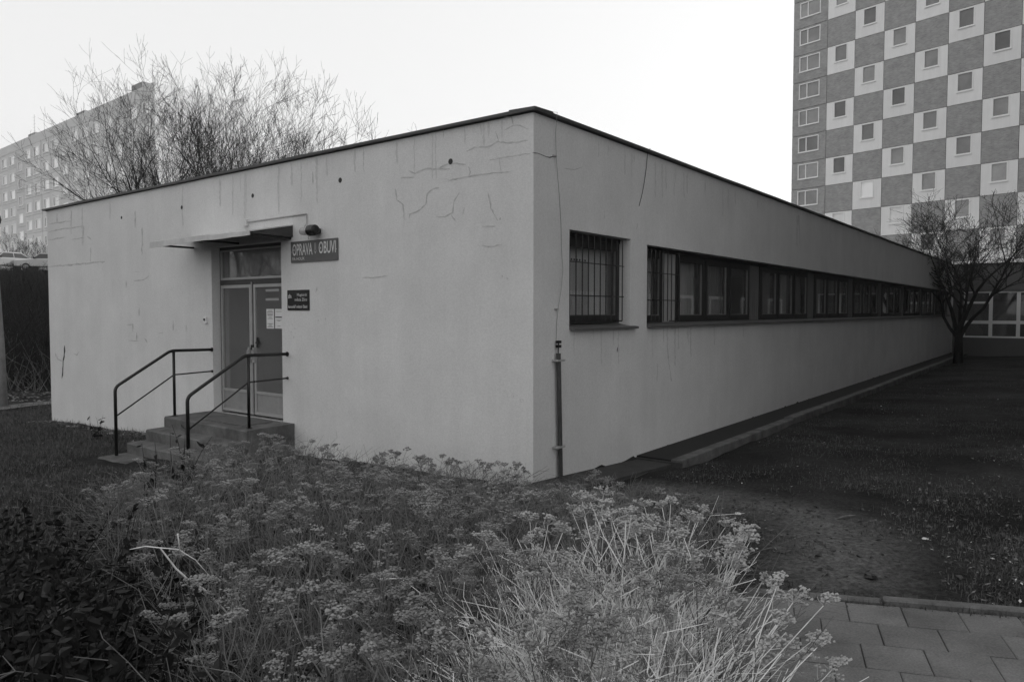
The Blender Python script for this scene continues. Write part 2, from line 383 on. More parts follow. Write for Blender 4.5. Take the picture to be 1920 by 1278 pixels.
for i in range(0, 7):                      # kerb stones
    m = MB(); a0 = i * 0.8 + 0.004; a1 = a0 + 0.79; h = 0.035 + rs.uniform(-0.008, 0.008)
    q = [slabpt(a0, -0.075, -0.1), slabpt(a1, -0.075, -0.1), slabpt(a1, 0.0, -0.1), slabpt(a0, 0.0, -0.1),
         slabpt(a0, -0.075, h-.008), slabpt(a1, -0.075, h-.008), slabpt(a1, 0.0, h-.01), slabpt(a0, 0.0, h-.01),
         slabpt(a0+.01, -0.065, h), slabpt(a1-.01, -0.065, h), slabpt(a1-.01, -.012, h), slabpt(a0+.01, -.012, h)]
    m.add(q, [(11,10,9,8),(0,4,5,1),(1,5,6,2),(2,6,7,3),(3,7,4,0),(4,8,9,5),(5,9,10,6),(6,10,11,7),(7,11,8,4)])
    m.build('kerb_stone', M['conc'], pavement)
# footpath behind the far left end of the building
fp = MB()
for i in range(24):
    s = 16.1 + 0.25 * math.sin(i); t0 = -20 + i * 1.6
    for (sa, sb) in ((s, s + 0.7),):
        pts = [wor(t0, sa), wor(t0 + 1.6, 16.1 + 0.25 * math.sin(i + 1)), wor(t0 + 1.6, 16.8 + 0.25 * math.sin(i + 1)), wor(t0, sb)]
        fp.add([(p[0], p[1], gz(*p) + 0.03) for p in pts], [(0,1,2,3)])
tag(fp.build('footpath', M['conc']), kind='structure')

M['court'] = mat('pale_concrete', 0.42, 0.95, 0.2, vary=0.15, scale=0.4)  # pale tone picked to bounce light onto tower and block
fc = MB(); ts = np.linspace(44.5, 135, 24); ss = np.linspace(-4, 62, 34)
fc.add([(*wor(a, b), gz(*wor(a, b)) + 0.16) for b in ss for a in ts], [(j*24+i, j*24+i+1, (j+1)*24+i+1, (j+1)*24+i) for j in range(33) for i in range(23)])
tag(fc.build('forecourt', M['court']), kind='structure')  # unseen paved area added as a reflector for the tower face
fc = MB(); ts = np.linspace(17, 36.5, 8); ss = np.linspace(62, 160, 24)
fc.add([(*wor(a, b), gz(*wor(a, b)) + 0.16) for b in ss for a in ts], [(j*8+i, j*8+i+1, (j+1)*8+i+1, (j+1)*8+i) for j in range(23) for i in range(7)])
tag(fc.build('parking_area', M['court']), kind='structure')

# ------------------------------------------------------------------ the low building (local x = t along the long facade, y = s along the entrance facade)
LS, LT, TOPZ, TH = 13.2, 34.6, 4.19, 0.30
bld = tag(empty('low_building', (CX, CY, 0), ANG), 'long flat-roofed single-storey plastered building with corner entrance and strip windows', 'building')
DS0, DS1, DZ0, DZ1 = 4.66, 6.58, 0.33, 3.05            # door opening
W1 = (0.73, 2.24, 1.80, 2.97)                           # single window t0 t1 z0 z1
W2 = (2.72, 34.45, 1.80, 2.93)                          # strip window
def rough_wall(name, u0, u1, zlo, zhi, place, parent):
    m = MB(); place(m, u0, u1, zlo, zhi); return m.build(name, M['plaster'], parent)
wl = MB()                                                # entrance facade, one skin with the door opening left free
wl.box((0, 0, -0.8), (TH, DS0, TOPZ)); wl.box((0, DS1, -0.8), (TH, LS, TOPZ))
wl.box((0, DS0, DZ1), (TH, DS1, TOPZ)); wl.box((0, DS0, -0.8), (TH, DS1, DZ0 - 0.03))
tag(wl.build('entrance_wall', M['plaster'], bld), 'cracked and patched plaster wall round the door')
wr = MB()
def wbox(t0, t1, z0, z1): wr.box((t0, 0, z0), (t1, TH, z1))
wbox(TH, W1[0], -0.8, TOPZ); wbox(W1[0], W1[1], -0.8, W1[2]); wbox(W1[0], W1[1], W1[3], TOPZ)
wbox(W1[1], W2[0], -0.8, TOPZ); wbox(W2[0], W2[1], -0.8, W2[2]); wbox(W2[0], W2[1], W2[3], TOPZ); wbox(W2[1], LT, -0.8, TOPZ)
wr.build('long_wall', M['plaster'], bld)
bk = MB(); bk.box((TH, LS - TH, -0.8), (LT, LS, TOPZ)); bk.box((LT - TH, TH, -0.8), (LT, LS - TH, TOPZ)); bk.build('back_wall', M['plaster'], bld)
rf = MB(); rf.box((0.02, 0.02, TOPZ - 0.25), (LT - 0.02, LS - 0.02, TOPZ - 0.2)); 
roof = rf.build('roof', M['roof'], bld)
fl = MB()                                                # bent metal coping with small irregularities
def coping(axis_, a, b, fixed_out, fixed_in):
    n = max(2, int((b - a) / 0.9)); r_ = random.Random(axis_ + 5)
    prev = None
    for i in range(n + 1):
        u = a + (b - a) * i / n; dz = r_.uniform(-0.004, 0.004) if i > 1 else 0.0005 * axis_
        sec = [(fixed_out, TOPZ + 0.012 + dz), (fixed_out, TOPZ + 0.046 + dz), (fixed_in, TOPZ + 0.058 + dz), (fixed_in, TOPZ + 0.01)]
        cur = [((o_, u, z) if axis_ == 0 else (u, o_, z)) for o_, z in sec]
        if prev: fl.add(prev + cur, [(0,1,5,4),(1,2,6,5),(2,3,7,6),(3,0,4,7)])
        else: fl.add(cur, [(0,1,2,3)])
        prev = cur
    fl.add(prev, [(3,2,1,0)])
coping(0, -0.06, LS + 0.12, -0.055, 0.30); coping(1, -0.058, LT, -0.052, 0.30)
fl.box((0.3, LS - 0.2, TOPZ - 0.03), (LT, LS + 0.06, TOPZ + 0.05))
fl.build('coping', M['flash'], bld)
# floor and partition seen through the glass
it = MB(); it.box((TH, TH, 0.20), (LT - TH, LS - TH, 0.29)); it.build('floor', M['inner_dark'], bld)
it = MB(); it.box((1.9, 3.9, 0.29), (2.0, 7.4, 3.9)); it.box((TH, 3.8, 0.29), (2.0, 3.9, 3.9)); it.box((TH, 7.4, 0.29), (2.0, 7.5, 3.9)); it.box((TH, 3.9, 3.3), (1.9, 7.4, 3.35)); it.build('vestibule_wall', M['inner'], bld)
it = MB(); it.box((1.885, 4.0, 0.29), (1.899, 5.75, 1.75)); it.box((1.885, 6.3, 0.29), (1.899, 7.3, 1.45)); it.build('vestibule_dado', M['inner_dark'], bld)

# ---- entrance door: an aluminium screen of two leaves and a transom light, set back in the opening
RC = 0.15
def fr_box(m, s0, s1, z0, z1, d0=0.0, d1=0.05): m.box((RC + d0, s0, z0), (RC + d1, s1, z1))
door = empty('entrance_door'); door.parent = bld
tag(door, 'two-leaf aluminium glazed door with transom light')
m = MB(); fr_box(m, DS0, DS0 + 0.035, DZ0, DZ1); fr_box(m, DS1 - 0.035, DS1, DZ0, DZ1); fr_box(m, DS0 + 0.035, DS1 - 0.035, DZ1 - 0.05, DZ1); fr_box(m, DS0 + 0.035, DS1 - 0.035, 2.43, 2.51)
m.build('frame', M['dark_frame'], door)
m = MB(); z0, z1 = 2.511, 3.0
for a in ((DS0 + .035, DS1 - .035, z0, z0 + 0.035), (DS0 + .035, DS1 - .035, z1 - 0.02, z1), (DS1 - .07, DS1 - .035, z0 + .035, z1 - .02), (DS0 + .035, DS0 + .07, z0 + .035, z1 - .02)): fr_box(m, *a, -0.01, 0.04)
m.build('transom_frame', M['alu'], door)
m = MB(); fr_box(m, DS0 + 0.07, DS1 - 0.07, z0 + .035, z1 - .02, 0.015, 0.021); m.build('transom_pane', M['glass_door'], door)
MID = 0.5 * (DS0 + DS1) + 0.02
def leaf(sa, sb, right):
    zt, zb, kick = 2.425, DZ0 + 0.015, 0.70
    m = MB()
    for a in ((sa, sa + .05, zb, zt), (sb - .05, sb, zb, zt), (sa + .05, sb - .05, zt - .05, zt), (sa + .05, sb - .05, zb, zb + .045), (sa + .05, sb - .05, kick - .02, kick + .02)): fr_box(m, *a, -0.012, 0.035)
    lf = m.build('door_leaf', M['alu'], door)
    m = MB(); fr_box(m, sa + .05, sb - .05, zb + .045, kick - .02, 0.004, 0.02); m.build('kick_panel', M['alu_panel'], lf)
    m = MB(); fr_box(m, sa + .05, sb - .05, kick + .02, zt - .05, 0.008, 0.014); m.build('pane', M['glass_door'], lf)
    sh = sa if not right else sb                         # pull handle beside the meeting stiles
    hx = (sa + .028) if not right else (sb - .028)
    m = MB(); m.box((RC - 0.05, hx - .022, 1.18), (RC - 0.0121, hx + .022, 1.42)); m.tube([(RC - .05, hx, 1.22), (RC - .075, hx, 1.24), (RC - .075, hx, 1.37), (RC - .05, hx, 1.39)], 0.009, 6); m.build('handle', M['galv'], lf)
    m = MB(); m.box((RC - 0.030, hx - .03 + (.06 if right else -.06), 1.38), (RC - 0.0125, hx + .03 + (.06 if right else -.06), 1.46)); m.build('lock_case', M['black'], lf)
    return lf
# the left leaf as seen from outside has the larger s
lfA = leaf(MID + 0.035, DS1 - 0.036, False)
lfB = leaf(DS0 + 0.036, MID - 0.035, True)
m = MB(); fr_box(m, MID - .034, MID + .034, DZ0 + .01, 2.428, -0.004, 0.04); m.build('meeting_stile', M['dark_frame'], door)
m = MB(); fr_box(m, MID - .008, MID + .012, DZ0 + .01, 2.46, -0.025, -0.0045); m.build('cover_strip', M['alu'], door)
# inner latch seen through the right leaf
m = MB(); m.box((RC - .022, MID - .16, 1.42), (RC - .0122, MID - .12, 1.58)); m.tube([(RC - .022, MID - .14, 1.5), (RC - .05, MID - .14, 1.5), (RC - .05, MID - .24, 1.5)], 0.010, 6); m.build('door_handle', M['black'], lfB)

# notices taped to the door
def textlines(m, s_left, s_right, zs, t, h):
    rr = random.Random(int(s_left * 1000))
    for z in zs:
        w = rr.uniform(0.45, 0.98) * (s_left - s_right); c = 0.5 * (s_left + s_right)
        m.add([(t, c + w/2, z), (t, c - w/2, z), (t, c - w/2, z + h), (t, c + w/2, z + h)], [(0,1,2,3)])
def px_rect(x0, y0, x1, y1, t):
    (sa, za), (sb, zb) = PL(x0, y0, t), PL(x1, y1, t); return sa, sb, zb, za
TP = RC + 0.004
for (x0, y0, x1, y1, lab, seed) in ((499.5, 579, 514, 616, 'tall white paper notice with printed paragraphs taped inside the door glass, beside the handle', 1), (515.5, 579, 530.5, 616, 'white paper notice with one bold line taped to the door next to the wall', 2)):
    sa, sb, za, zb = px_rect(x0, y0, x1, y1, TP)
    sb = max(sb, DS0 + .09)
    nt_ = empty('paper_notice'); nt_.parent = None
    nt_.location = (CX, CY, 0); nt_.rotation_euler = (0, 0, ANG)
    tag(nt_, lab, 'notice', 'paper notices on the door')
    m = MB(); m.box((TP, sb, za), (TP + 0.002, sa, zb)); m.build('sheet', M['paper'], nt_)
    m = MB(); hh = zb - za
    if seed == 1: textlines(m, sa - .015, sb + .015, [za + hh * f for f in (.08, .13, .2, .24, .5, .56, .66, .7, .76, .84, .9)], TP - 0.001, 0.006)
    else: textlines(m, sa - .02, sb + .02, [za + hh * f for f in (.12, .38, .42, .86)], TP - 0.001, 0.005); m.add([(TP - .001, sa - .01, za + hh * .55), (TP - .001, sb + .01, za + hh * .55), (TP - .001, sb + .01, za + hh * .55 + .018), (TP - .001, sa - .01, za + hh * .55 + .018)], [(0,1,2,3)])
    tag(m.build('print', M['ink'], nt_), kind='stuff')
for (y, lab) in ((544, 'faded pale strip label on the door glass, the upper of two'), (561, 'faded pale strip label on the door glass, the lower of two')):
    sa, sb, za, zb = px_rect(498, y - 2, 523, y + 2.2, TP)
    o = MB().box((TP, sb, za), (TP + .0015, sa, zb)).build('strip_label', M['grey_txt']); o.location = (CX, CY, 0); o.rotation_euler = (0, 0, ANG)
    tag(o, lab, 'label', 'strip labels on the door')

# ---- canopy over the door
can = tag(empty('door_canopy', (CX, CY, 0), ANG), 'sloping sheet-metal canopy with bent front edge over the entrance door', 'canopy')
PJ = 0.72
CS0, CS1 = 4.36, 7.18
m = MB(); n = 14; rr = random.Random(4)
top = []
for i in range(n + 1):
    s = CS0 + (CS1 - CS0) * i / n; k = rr.uniform(-0.008, 0.008)
    top.append([(0.0, s, 3.27 + k * .3), (-PJ, s, 3.125 + k), (-PJ - .006, s, 3.06 + k - 0.035 * (i / n)), (-PJ + .012, s, 3.062 + k - 0.035 * (i / n)), (-PJ + .012, s, 3.112 + k), (0.0, s, 3.255 + k * .3)])
for i in range(n):
    a, b = top[i], top[i+1]
    m.add(a + b, [(0,1,7,6),(1,2,8,7),(2,3,9,8),(3,4,10,9),(4,5,11,10)])
m.add(top[0], [(0,5,4,3,2,1)]); m.add(top[-1], [(1,2,3,4,5,0)])
m.build('roof_sheet', M['sheet'], can)
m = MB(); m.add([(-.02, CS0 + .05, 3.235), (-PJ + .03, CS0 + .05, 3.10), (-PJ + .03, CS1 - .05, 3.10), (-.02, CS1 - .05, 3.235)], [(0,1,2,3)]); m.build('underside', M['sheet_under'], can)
for s in (CS0 + .06, 0.5 * (CS0 + CS1), CS1 - .06):
    m = MB(); m.box((-PJ + .02, s - .012, 3.055), (0.0, s + .012, 3.085)); m.build('bracket', M['black'], can)
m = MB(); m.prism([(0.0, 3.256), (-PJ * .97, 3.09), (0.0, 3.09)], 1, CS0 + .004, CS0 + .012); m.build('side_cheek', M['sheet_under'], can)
# ---- lamp, conduit and junction box
lamp = tag(empty('wall_lamp', (CX, CY, 0), ANG), 'bulkhead lamp with clear jar glass and black holder above the lettered sign', 'lamp')
lsx, lz = PL(583, 432, -0.12)
def ltub(pts, r, mt, nm, n=12): MB().tube([(a, b, c) for a, b, c in pts], r, n).build(nm, mt, lamp, True)
MB().lathe([(0.045, -0.015), (0.075, 0.0), (0.078, 0.05), (0.078, 0.13), (0.06, 0.14)], (-0.12, lsx - 0.10, lz), 1, 18).build('holder', M['black'], lamp)
MB().lathe([(0.062, 0.141), (0.066, 0.15), (0.066, 0.165), (0.05, 0.17)], (-0.12, lsx - 0.10, lz), 1, 18).build('collar', M['galv'], lamp, True)
MB().lathe([(0.052, 0.171), (0.056, 0.2), (0.058, 0.26), (0.05, 0.31), (0.03, 0.335), (0.006, 0.343)], (-0.12, lsx - 0.10, lz), 1, 18).build('glass_jar', M['lampglass'], lamp, True)
MB().lathe([(0.012, 0.171), (0.018, 0.19), (0.028, 0.225), (0.026, 0.25), (0.008, 0.27)], (-0.12, lsx - 0.10, lz), 1, 12).build('bulb', M['paper'], lamp, True)
m = MB(); m.box((-0.05, lsx - .07, lz - .03), (0, lsx - .01, lz + .03)); m.tube([(-.02, lsx - .04, lz), (-.12, lsx - .04, lz)], .018, 8); m.build('wall_bracket', M['black'], lamp)
MB().tube([(-.12, lsx + .06, lz - .075), (-.12, lsx + .06, lz - .11), (-.12, lsx + .05, lz - .12), (-.12, lsx + .04, lz - .11)], 0.006, 6).build('hook', M['galv'], lamp)
cnd = tag(empty('cable_conduit', (CX, CY, 0), ANG), 'thin cable conduit with junction box running on the wall above the canopy', 'conduit')
p0, p1, p2 = PL(463, 417), PL(576, 401), PL(577, 420)
MB().tube([(-.015, p0[0], p0[1]), (-.015, p1[0], p1[1])], 0.010, 6).build('conduit', M['galv'], cnd)
MB().tube([(-.015, p1[0], p1[1]), (-.018, p2[0], p2[1]), (-.06, p2[0], p2[1] - .04)], 0.007, 6).build('cable', M['galv'], cnd)
MB().bbox((-.045, p0[0] - .05, p0[1] - .06), (0, p0[0] + .05, p0[1] + .05), .006).build('junction_box', M['plaster'], cnd)

# ---- signs
def text_mesh(txt, s_left, z0, width, height, t, parent, name, mt, font_offset=0.0):
    cu = bpy.data.curves.new('txt', 'FONT'); cu.body = txt; cu.size = 1.0; cu.resolution_u = 3; cu.offset = font_offset
    ob = bpy.data.objects.new('txt', cu); col.objects.link(ob); bpy.context.view_layer.update()
    dg = bpy.context.evaluated_depsgraph_get(); me = bpy.data.meshes.new_from_object(ob.evaluated_get(dg))
    bpy.data.objects.remove(ob); n = len(me.vertices); co = np.empty(n * 3, np.float32); me.vertices.foreach_get('co', co); co = co.reshape(-1, 3)
    mn, mx = co.min(0), co.max(0)
    x = (co[:, 0] - mn[0]) / (mx[0] - mn[0]) * width; y = (co[:, 1] - mn[1]) / (mx[1] - mn[1]) * height
    co2 = np.stack([np.full(n, t), s_left - x, z0 + y], 1).astype(np.float32)
    me.vertices.foreach_set('co', co2.ravel()); me.update(); me.materials.clear(); me.materials.append(mt); me.name = name
    return link(name, me, parent)
sg = tag(empty('shop_sign', (CX, CY, 0), ANG), 'grey sign board with white capitals and a down arrow under the lamp', 'sign')
(sl, zt), (sr, zb) = PL(547, 453.5), PL(635, 487)
zt = 0.5 * (zt + PL(635, 446)[1]); zb = 0.5 * (zb + PL(547, 493.5)[1])
MB().bbox((-.018, sr, zb), (-.001, sl, zt), 0.003).build('board', M['sign_grey'], sg)
wS, hS = sl - sr, zt - zb
def zl(fx): return zb + hS * fx
TS = -0.0195
text_mesh('OPRAVA', sl - wS * .04, zl(.32), wS * .44, hS * .56, TS, sg, 'lettering', M['white_txt'], 0.012)
text_mesh('OBUVI', sl - wS * .615, zl(.34), wS * .35, hS * .56, TS, sg, 'lettering', M['white_txt'], 0.012)
text_mesh('FA HOLÍK', sl - wS * .04, zl(.11), wS * .27, hS * .17, TS, sg, 'lettering', M['white_txt'], 0.006)
m = MB(); ac = sl - wS * .54                              # arrow
for d in (-.018, .006): m.add([(TS, ac - d, zl(.52)), (TS, ac - d - .012, zl(.52)), (TS, ac - d - .012, zl(.86)), (TS, ac - d, zl(.86))], [(0,1,2,3)])
m.add([(TS, ac + .035, zl(.53)), (TS, ac - .001, zl(.33)), (TS, ac - .035, zl(.53)), (TS, ac, zl(.45))], [(0,1,2,3)])
m.build('arrow', M['grey_txt'], sg)
m = MB()                                                 # small dots in the round letters
for fx in (.075, .655):
    c = (sl - wS * fx, zl(.60)); m.add([(TS - .0005, c[0] + .010 * math.cos(a * .785), c[1] + .016 * math.sin(a * .785)) for a in range(8)], [tuple(range(8))])
m.build('letter_dots', M['white_txt'], sg)
for fx, fz in ((.005, .5), (.995, .5)):
    MB().lathe([(.008, 0), (.006, .004)], (-.022, sl - wS * (fx * .97 + .015), zl(fz)), 0, 8).build('screw', M['galv'], sg)
sg2 = tag(empty('office_sign', (CX, CY, 0), ANG), 'small glossy black sign with white text and logo beside the door', 'sign')
(sl, zt), (sr, zb) = PL(540, 544), PL(581, 581.5)
MB().bbox((-.014, sr, zb), (-.001, sl, zt), .002).build('board', M['sign_black'], sg2)
wS, hS = sl - sr, zt - zb; TS = -.0152
text_mesh('zlín.', sl - wS * .04, zl(.60), wS * .18, hS * .20, TS, sg2, 'logo', M['white_txt'], .02)
text_mesh('Magistrát', sl - wS * .46, zl(.65), wS * .46, hS * .18, TS, sg2, 'lettering', M['white_txt'])
text_mesh('města Zlína', sl - wS * .35, zl(.45), wS * .57, hS * .17, TS, sg2, 'lettering', M['white_txt'])
text_mesh('kancelář místní části', sl - wS * .04, zl(.11), wS * .88, hS * .16, TS, sg2, 'lettering', M['white_txt'], .014)
bell = tag(empty('door_bell', (CX, CY, 0), ANG), 'small square pale doorbell button box left of the door', 'doorbell')
bs, bz = PL(387, 600)
MB().bbox((-.03, bs - .045, bz - .055), (0, bs + .045, bz + .055), .006).build('case', M['paper'], bell)
MB().lathe([(.02, 0), (.02, .012), (.012, .015)], (-.045, bs + .005, bz + .012), 0, 12).build('button', M['black'], bell)

# ---- wall holes, cracks, patches and scribbles
for (x, y, r) in ((228, 408, .03), (341, 389, .034), (474, 367, .034), (638, 338, .036), (845, 303, .036)):
    s, z = PL(x, y); m = MB()
    m.lathe([(r, -.003), (r * .8, -.0035), (r * .75, -.002)], (0, s, z), 0, 14); m.build('vent_hole', M['crack_dark'], bld)
def ribbon(m, pts, w, P, seed=0):                         # pts photo pixels; P: 'L' or 'R' facade
    rr = random.Random(seed * 31 + 5); out = []
    for i in range(len(pts) - 1):
        a, b = pts[i], pts[i+1]; k = max(1, int(math.hypot(b[0]-a[0], b[1]-a[1]) / 5))
        for q in range(k):
            f = q / k; out.append((a[0] + (b[0]-a[0]) * f + rr.uniform(-.7, .7), a[1] + (b[1]-a[1]) * f + rr.uniform(-.7, .7)))
    out.append(pts[-1]); n = len(out)
    e = 0.0012 + 0.0002 * (seed % 9)
    for i, p in enumerate(out):
        q0 = out[max(0, i-1)]; q1 = out[min(n-1, i+1)]; dx, dy = q1[0]-q0[0], q1[1]-q0[1]; l = math.hypot(dx, dy) or 1
        nx, ny = -dy / l, dx / l; ww = w * rr.uniform(.45, 1.15) * (0.35 if i in (0, n-1) else 1)
        for sg_ in (-1, 1):
            x, y = p[0] + nx * ww * sg_ / 2, p[1] + ny * ww * sg_ / 2
            if P == 'L': s, z = PL(x, y); m.v.append((-e, s, z))
            else: t, z = PR(x, y); m.v.append((t, -e, z))
    o = len(m.v) - 2 * n
    for i in range(n - 1): m.f.append((o+2*i, o+2*i+1, o+2*i+3, o+2*i+2)); m.m.append(0)
def zc(pts): return [(660 + x / 4.565, 200 + y / 4.565) for x, y in pts]
cracks = [zc(c) for c in (
 [(980,380),(1050,350),(1170,345),(1250,300),(1320,310),(1400,305),(1510,290)], [(1280,85),(1370,90),(1380,155)], [(1310,200),(1380,160),(1440,165),(1510,195)], [(1230,210),(1255,290)],
 [(485,545),(540,570),(640,530),(700,535),(840,535)], [(740,530),(820,490),(900,488),(975,495)], [(415,610),(470,605),(535,605)], [(790,615),(840,630),(960,605),(1100,580),(1230,565),(1360,560)], [(1000,515),(1010,560),(1000,600)],
 [(1180,460),(1300,435),(1530,400)], [(1265,450),(1275,550)],
 [(368,700),(385,800),(440,840),(447,970)], [(750,695),(690,705),(645,745),(630,840),(570,890),(500,920),(488,955)], [(918,735),(870,820),(862,905),(800,945),(725,945)], [(850,925),(890,985)], [(1168,735),(1190,870),(1250,980)], [(1110,1025),(1230,1025)], [(1115,1190),(1190,1198),(1285,1178)], [(965,860),(948,925)],
 [(785,180),(783,265)])]
def zd(pts): return [(80 + x / 2.779, 360 + y / 2.779) for x, y in pts]
cracks += [zd(c) for c in (
 [(28,170),(75,160),(150,150)], [(28,210),(90,195),(215,178)], [(28,250),(120,235)], [(148,248),(213,238),(213,178)], [(75,110),(76,158)], [(150,95),(150,150)], [(235,230),(255,250)], [(250,290),(250,362)],
 [(32,388),(120,382),(240,370),(325,362)], [(482,95),(482,185)], [(518,180),(520,240),(517,330)], [(478,462),(530,458),(555,435)], [(480,416),(505,414)], [(435,462),(436,500)], [(440,692),(470,688),(470,730)], [(490,730),(490,775)], [(445,775),(500,775)], [(530,760),(545,785)], [(605,737),(630,732)], [(505,600),(503,645)], [(680,668),(681,720)], [(750,690),(748,725)], [(160,838),(178,850),(190,830)], [(65,838),(80,870),(110,880)])]
cracks += [[(680, 521), (705, 520), (728, 516)], [(595, 537), (592, 548)], [(586, 322), (587, 346)]]
for i, c in enumerate(cracks):
    m = MB(); ribbon(m, c, 2.6 if i not in (0, 4, 8, 28) else 3.6, 'L', i); m.build('crack', M['crack'] if i < 60 else M['crack'], bld)
rc = [([(998,286),(1008,287),(1015,290),(1024,294),(1030,296),(1040,293)], 1.8, 'crack_dark'), ([(1057,315),(1068,317),(1078,318),(1092,313)], 1.6, 'crack'),
      ([(1195,418),(1193,430)], 1.5, 'crack'), ([(1134,395),(1132,413)], 1.4, 'crack'), ([(1158,650),(1157,660)], 1.6, 'crack_dark'), ([(1233,680),(1232,715)], 1.2, 'crack'), ([(1250,640),(1255,690),(1259,715)], 1.8, 'crack')]
for i, (c, w, k) in enumerate(rc):
    m = MB(); ribbon(m, c, w, 'R', i); m.build('crack', M[k], bld)
st_r = random.Random(17)                                  # rain streaks
for i in range(26):
    x = st_r.uniform(110, 980); y0 = 200 + .209 * (998 - x) + 12; ln = st_r.uniform(20, 90)
    m = MB(); ribbon(m, [(x, y0), (x + st_r.uniform(-1, 1), y0 + ln * .5), (x + .5, y0 + ln)], st_r.uniform(1.5, 4), 'L', i); m.build('rain_streak', M['stain'], bld)
for i in range(22):
    x = st_r.uniform(1010, 1500); y0 = 212 + .3756 * (x - 998) + 4; ln = st_r.uniform(15, 70)
    m = MB(); ribbon(m, [(x, y0), (x, y0 + ln * .5), (x + .5, y0 + ln)], st_r.uniform(1.2, 3), 'R', i); m.build('rain_streak', M['stain'], bld)
for i in range(16):
    x = st_r.uniform(1070, 1175) if i < 6 else st_r.uniform(1215, 1450); y0 = 619 if x < 1180 else 613 - .035 * (x - 1213); ln = st_r.uniform(15, 75)
    m = MB(); ribbon(m, [(x, y0), (x, y0 + ln * .5), (x + .5, y0 + ln)], st_r.uniform(1.2, 3), 'R', i); m.build('rain_streak', M['stain'], bld)
m = MB()                                                 # scribble near the corner: c-caron i c a and a small square
for i, c in enumerate(([(945,731),(947,733),(949,730)], [(948,735),(943,737),(943,742),(948,743)], [(950,737),(950,743)], [(955,736),(951,739),(952,744),(956,745)], [(963,739),(959,740),(959,743),(963,743)], [(964,737),(964,741),(962,747)], [(975,747),(976,753),(982,755)], [(974,748),(981,749),(981,753)])):
    ribbon(m, c, 0.8, 'L', 3)
m.build('scribble', M['crack'], bld)
m = MB(); 
for c in ([(122, 647), (118, 690), (116, 709)],): ribbon(m, c, 2.4, 'L', 5)
m.build('scratch', M['crack_dark'], bld)
for i, (x, y) in enumerate(((548,608),(553,616),(546,622),(551,632),(597,600),(942,518),(951,522),(938,410),(610,598))):
    m = MB(); s, z = PL(x, y); m.add([(-.0016, s + .012 * math.cos(a) * rnd.uniform(.6, 1.3), z + .016 * math.sin(a) * rnd.uniform(.6, 1.3)) for a in [k * .9 for k in range(7)]], [tuple(range(7))]); m.build('chip', M['crack'], bld)

# ---- windows of the long facade
RW = 0.17
def wframe(m, t0, t1, z0, z1, w, d0, d1):
    m.box((t0, d0, z0), (t1, d1, z0 + w)); m.box((t0, d0, z1 - w), (t1, d1, z1)); m.box((t0, d0, z0 + w), (t0 + w, d1, z1 - w)); m.box((t1 - w, d0, z0 + w), (t1, d1, z1 - w))
M['bead_or'] = M['win_bead']
crt = random.Random(11)
def window(t0, t1, z0, z1, rec=RW, curtain=True, fw=0.058):
    w = empty('window', ((t0 + t1) / 2, rec, z0)); w.parent = bld
    h = (t1 - t0) / 2; H = z1 - z0
    m = MB(); wframe(m, -h, h, 0, H, 0.045, 0, 0.09); wframe(m, -h + .045, h - .045, .045, H - .045, fw, -0.012, 0.05); m.build('frame', M['win_frame'], w)
    q = .045 + fw
    m = MB(); m.box((h - q - .012, -.002, q), (h - q, .03, H - q)); m.box((-h + q, -.002, q), (h - q - .012, .03, q + .012)); m.build('bead', M['win_bead'], w)
    m = MB(); m.box((-h + q, .018, q + .012), (h - q - .012, .024, H - q)); m.build('pane', M['glass'], w)
    if curtain:
        n = 14; m = MB(); top_ = H - q + .03; a0 = -h + .03; a1 = h - .03
        mode = crt.random()
        if mode < .3: a1 = a0 + (a1 - a0) * crt.uniform(.35, .6)
        elif mode < .45: a0 = a1 - (a1 - a0) * crt.uniform(.35, .6)
        ph = crt.uniform(0, 6)
        vs_ = []
        for i in range(n * 3 + 1):
            u = a0 + (a1 - a0) * i / (n * 3); d = .16 + .022 * math.sin(i * 1.35 + ph)
            vs_ += [(u, d, .02), (u, d * 1.0, top_)]
        m.add(vs_, [(2*i, 2*i+1, 2*i+3, 2*i+2) for i in range(n * 3)]); m.build('curtain', M['curtain'], w, True)
    return w
w1 = window(W1[0] + .005, W1[1] - .005, W1[2] + .04, W1[3] - .06, fw=.06, curtain=False)
# curtain and things of the single window
m = MB(); vs_ = []
for i in range(40):
    u = -.68 + .78 * i / 39; d = .10 + .015 * math.sin(i * 1.3); vs_ += [(u, d, .03), (u, d, .80)]
m.add(vs_, [(2*i, 2*i+1, 2*i+3, 2*i+2) for i in range(39)]); m.build('curtain', M['lace'], w1, True)
m = MB(); m.box((-.5, .145, .76), (.22, .15, .92)); m.build('valance', M['paper'], w1)
m = MB()
for i in range(9): m.box((-.44 + i * .065, .138, .74), (-.41 + i * .065, .144, .83))
m.build('fringe', M['inner_dark'], w1)
m = MB(); m.box((.02, .16, .03), (.7, .17, 1.05)); m.box((-.7, .16, .81), (.019, .17, 1.05)); m.build('net_curtain', M['paper'], w1)
t = W2[0]
window(2.73, 3.56, W2[2] + .03, W2[3] - .05)
M['pier_pale'] = mat('pier_panel_pale', 0.34, 0.75, 0.3, vary=0.12, scale=3, streak=0.2)
def pier(t0, t1, mt='mull_panel'):
    m = MB(); m.box((t0, RW + .03, W2[2] + .03), (t1, RW + .12, W2[3] - .05))
    k = max(2, int((t1 - t0) / .11))
    for i in range(k): m.box((t0 + (t1 - t0) * i / k + .006, RW + .02, W2[2] + .035), (t0 + (t1 - t0) * (i + 1) / k - .006, RW + .0295, W2[3] - .055))
    m.build('pier_panel', M[mt], bld)
pier(3.565, 4.045, 'pier_pale')
t = 4.05
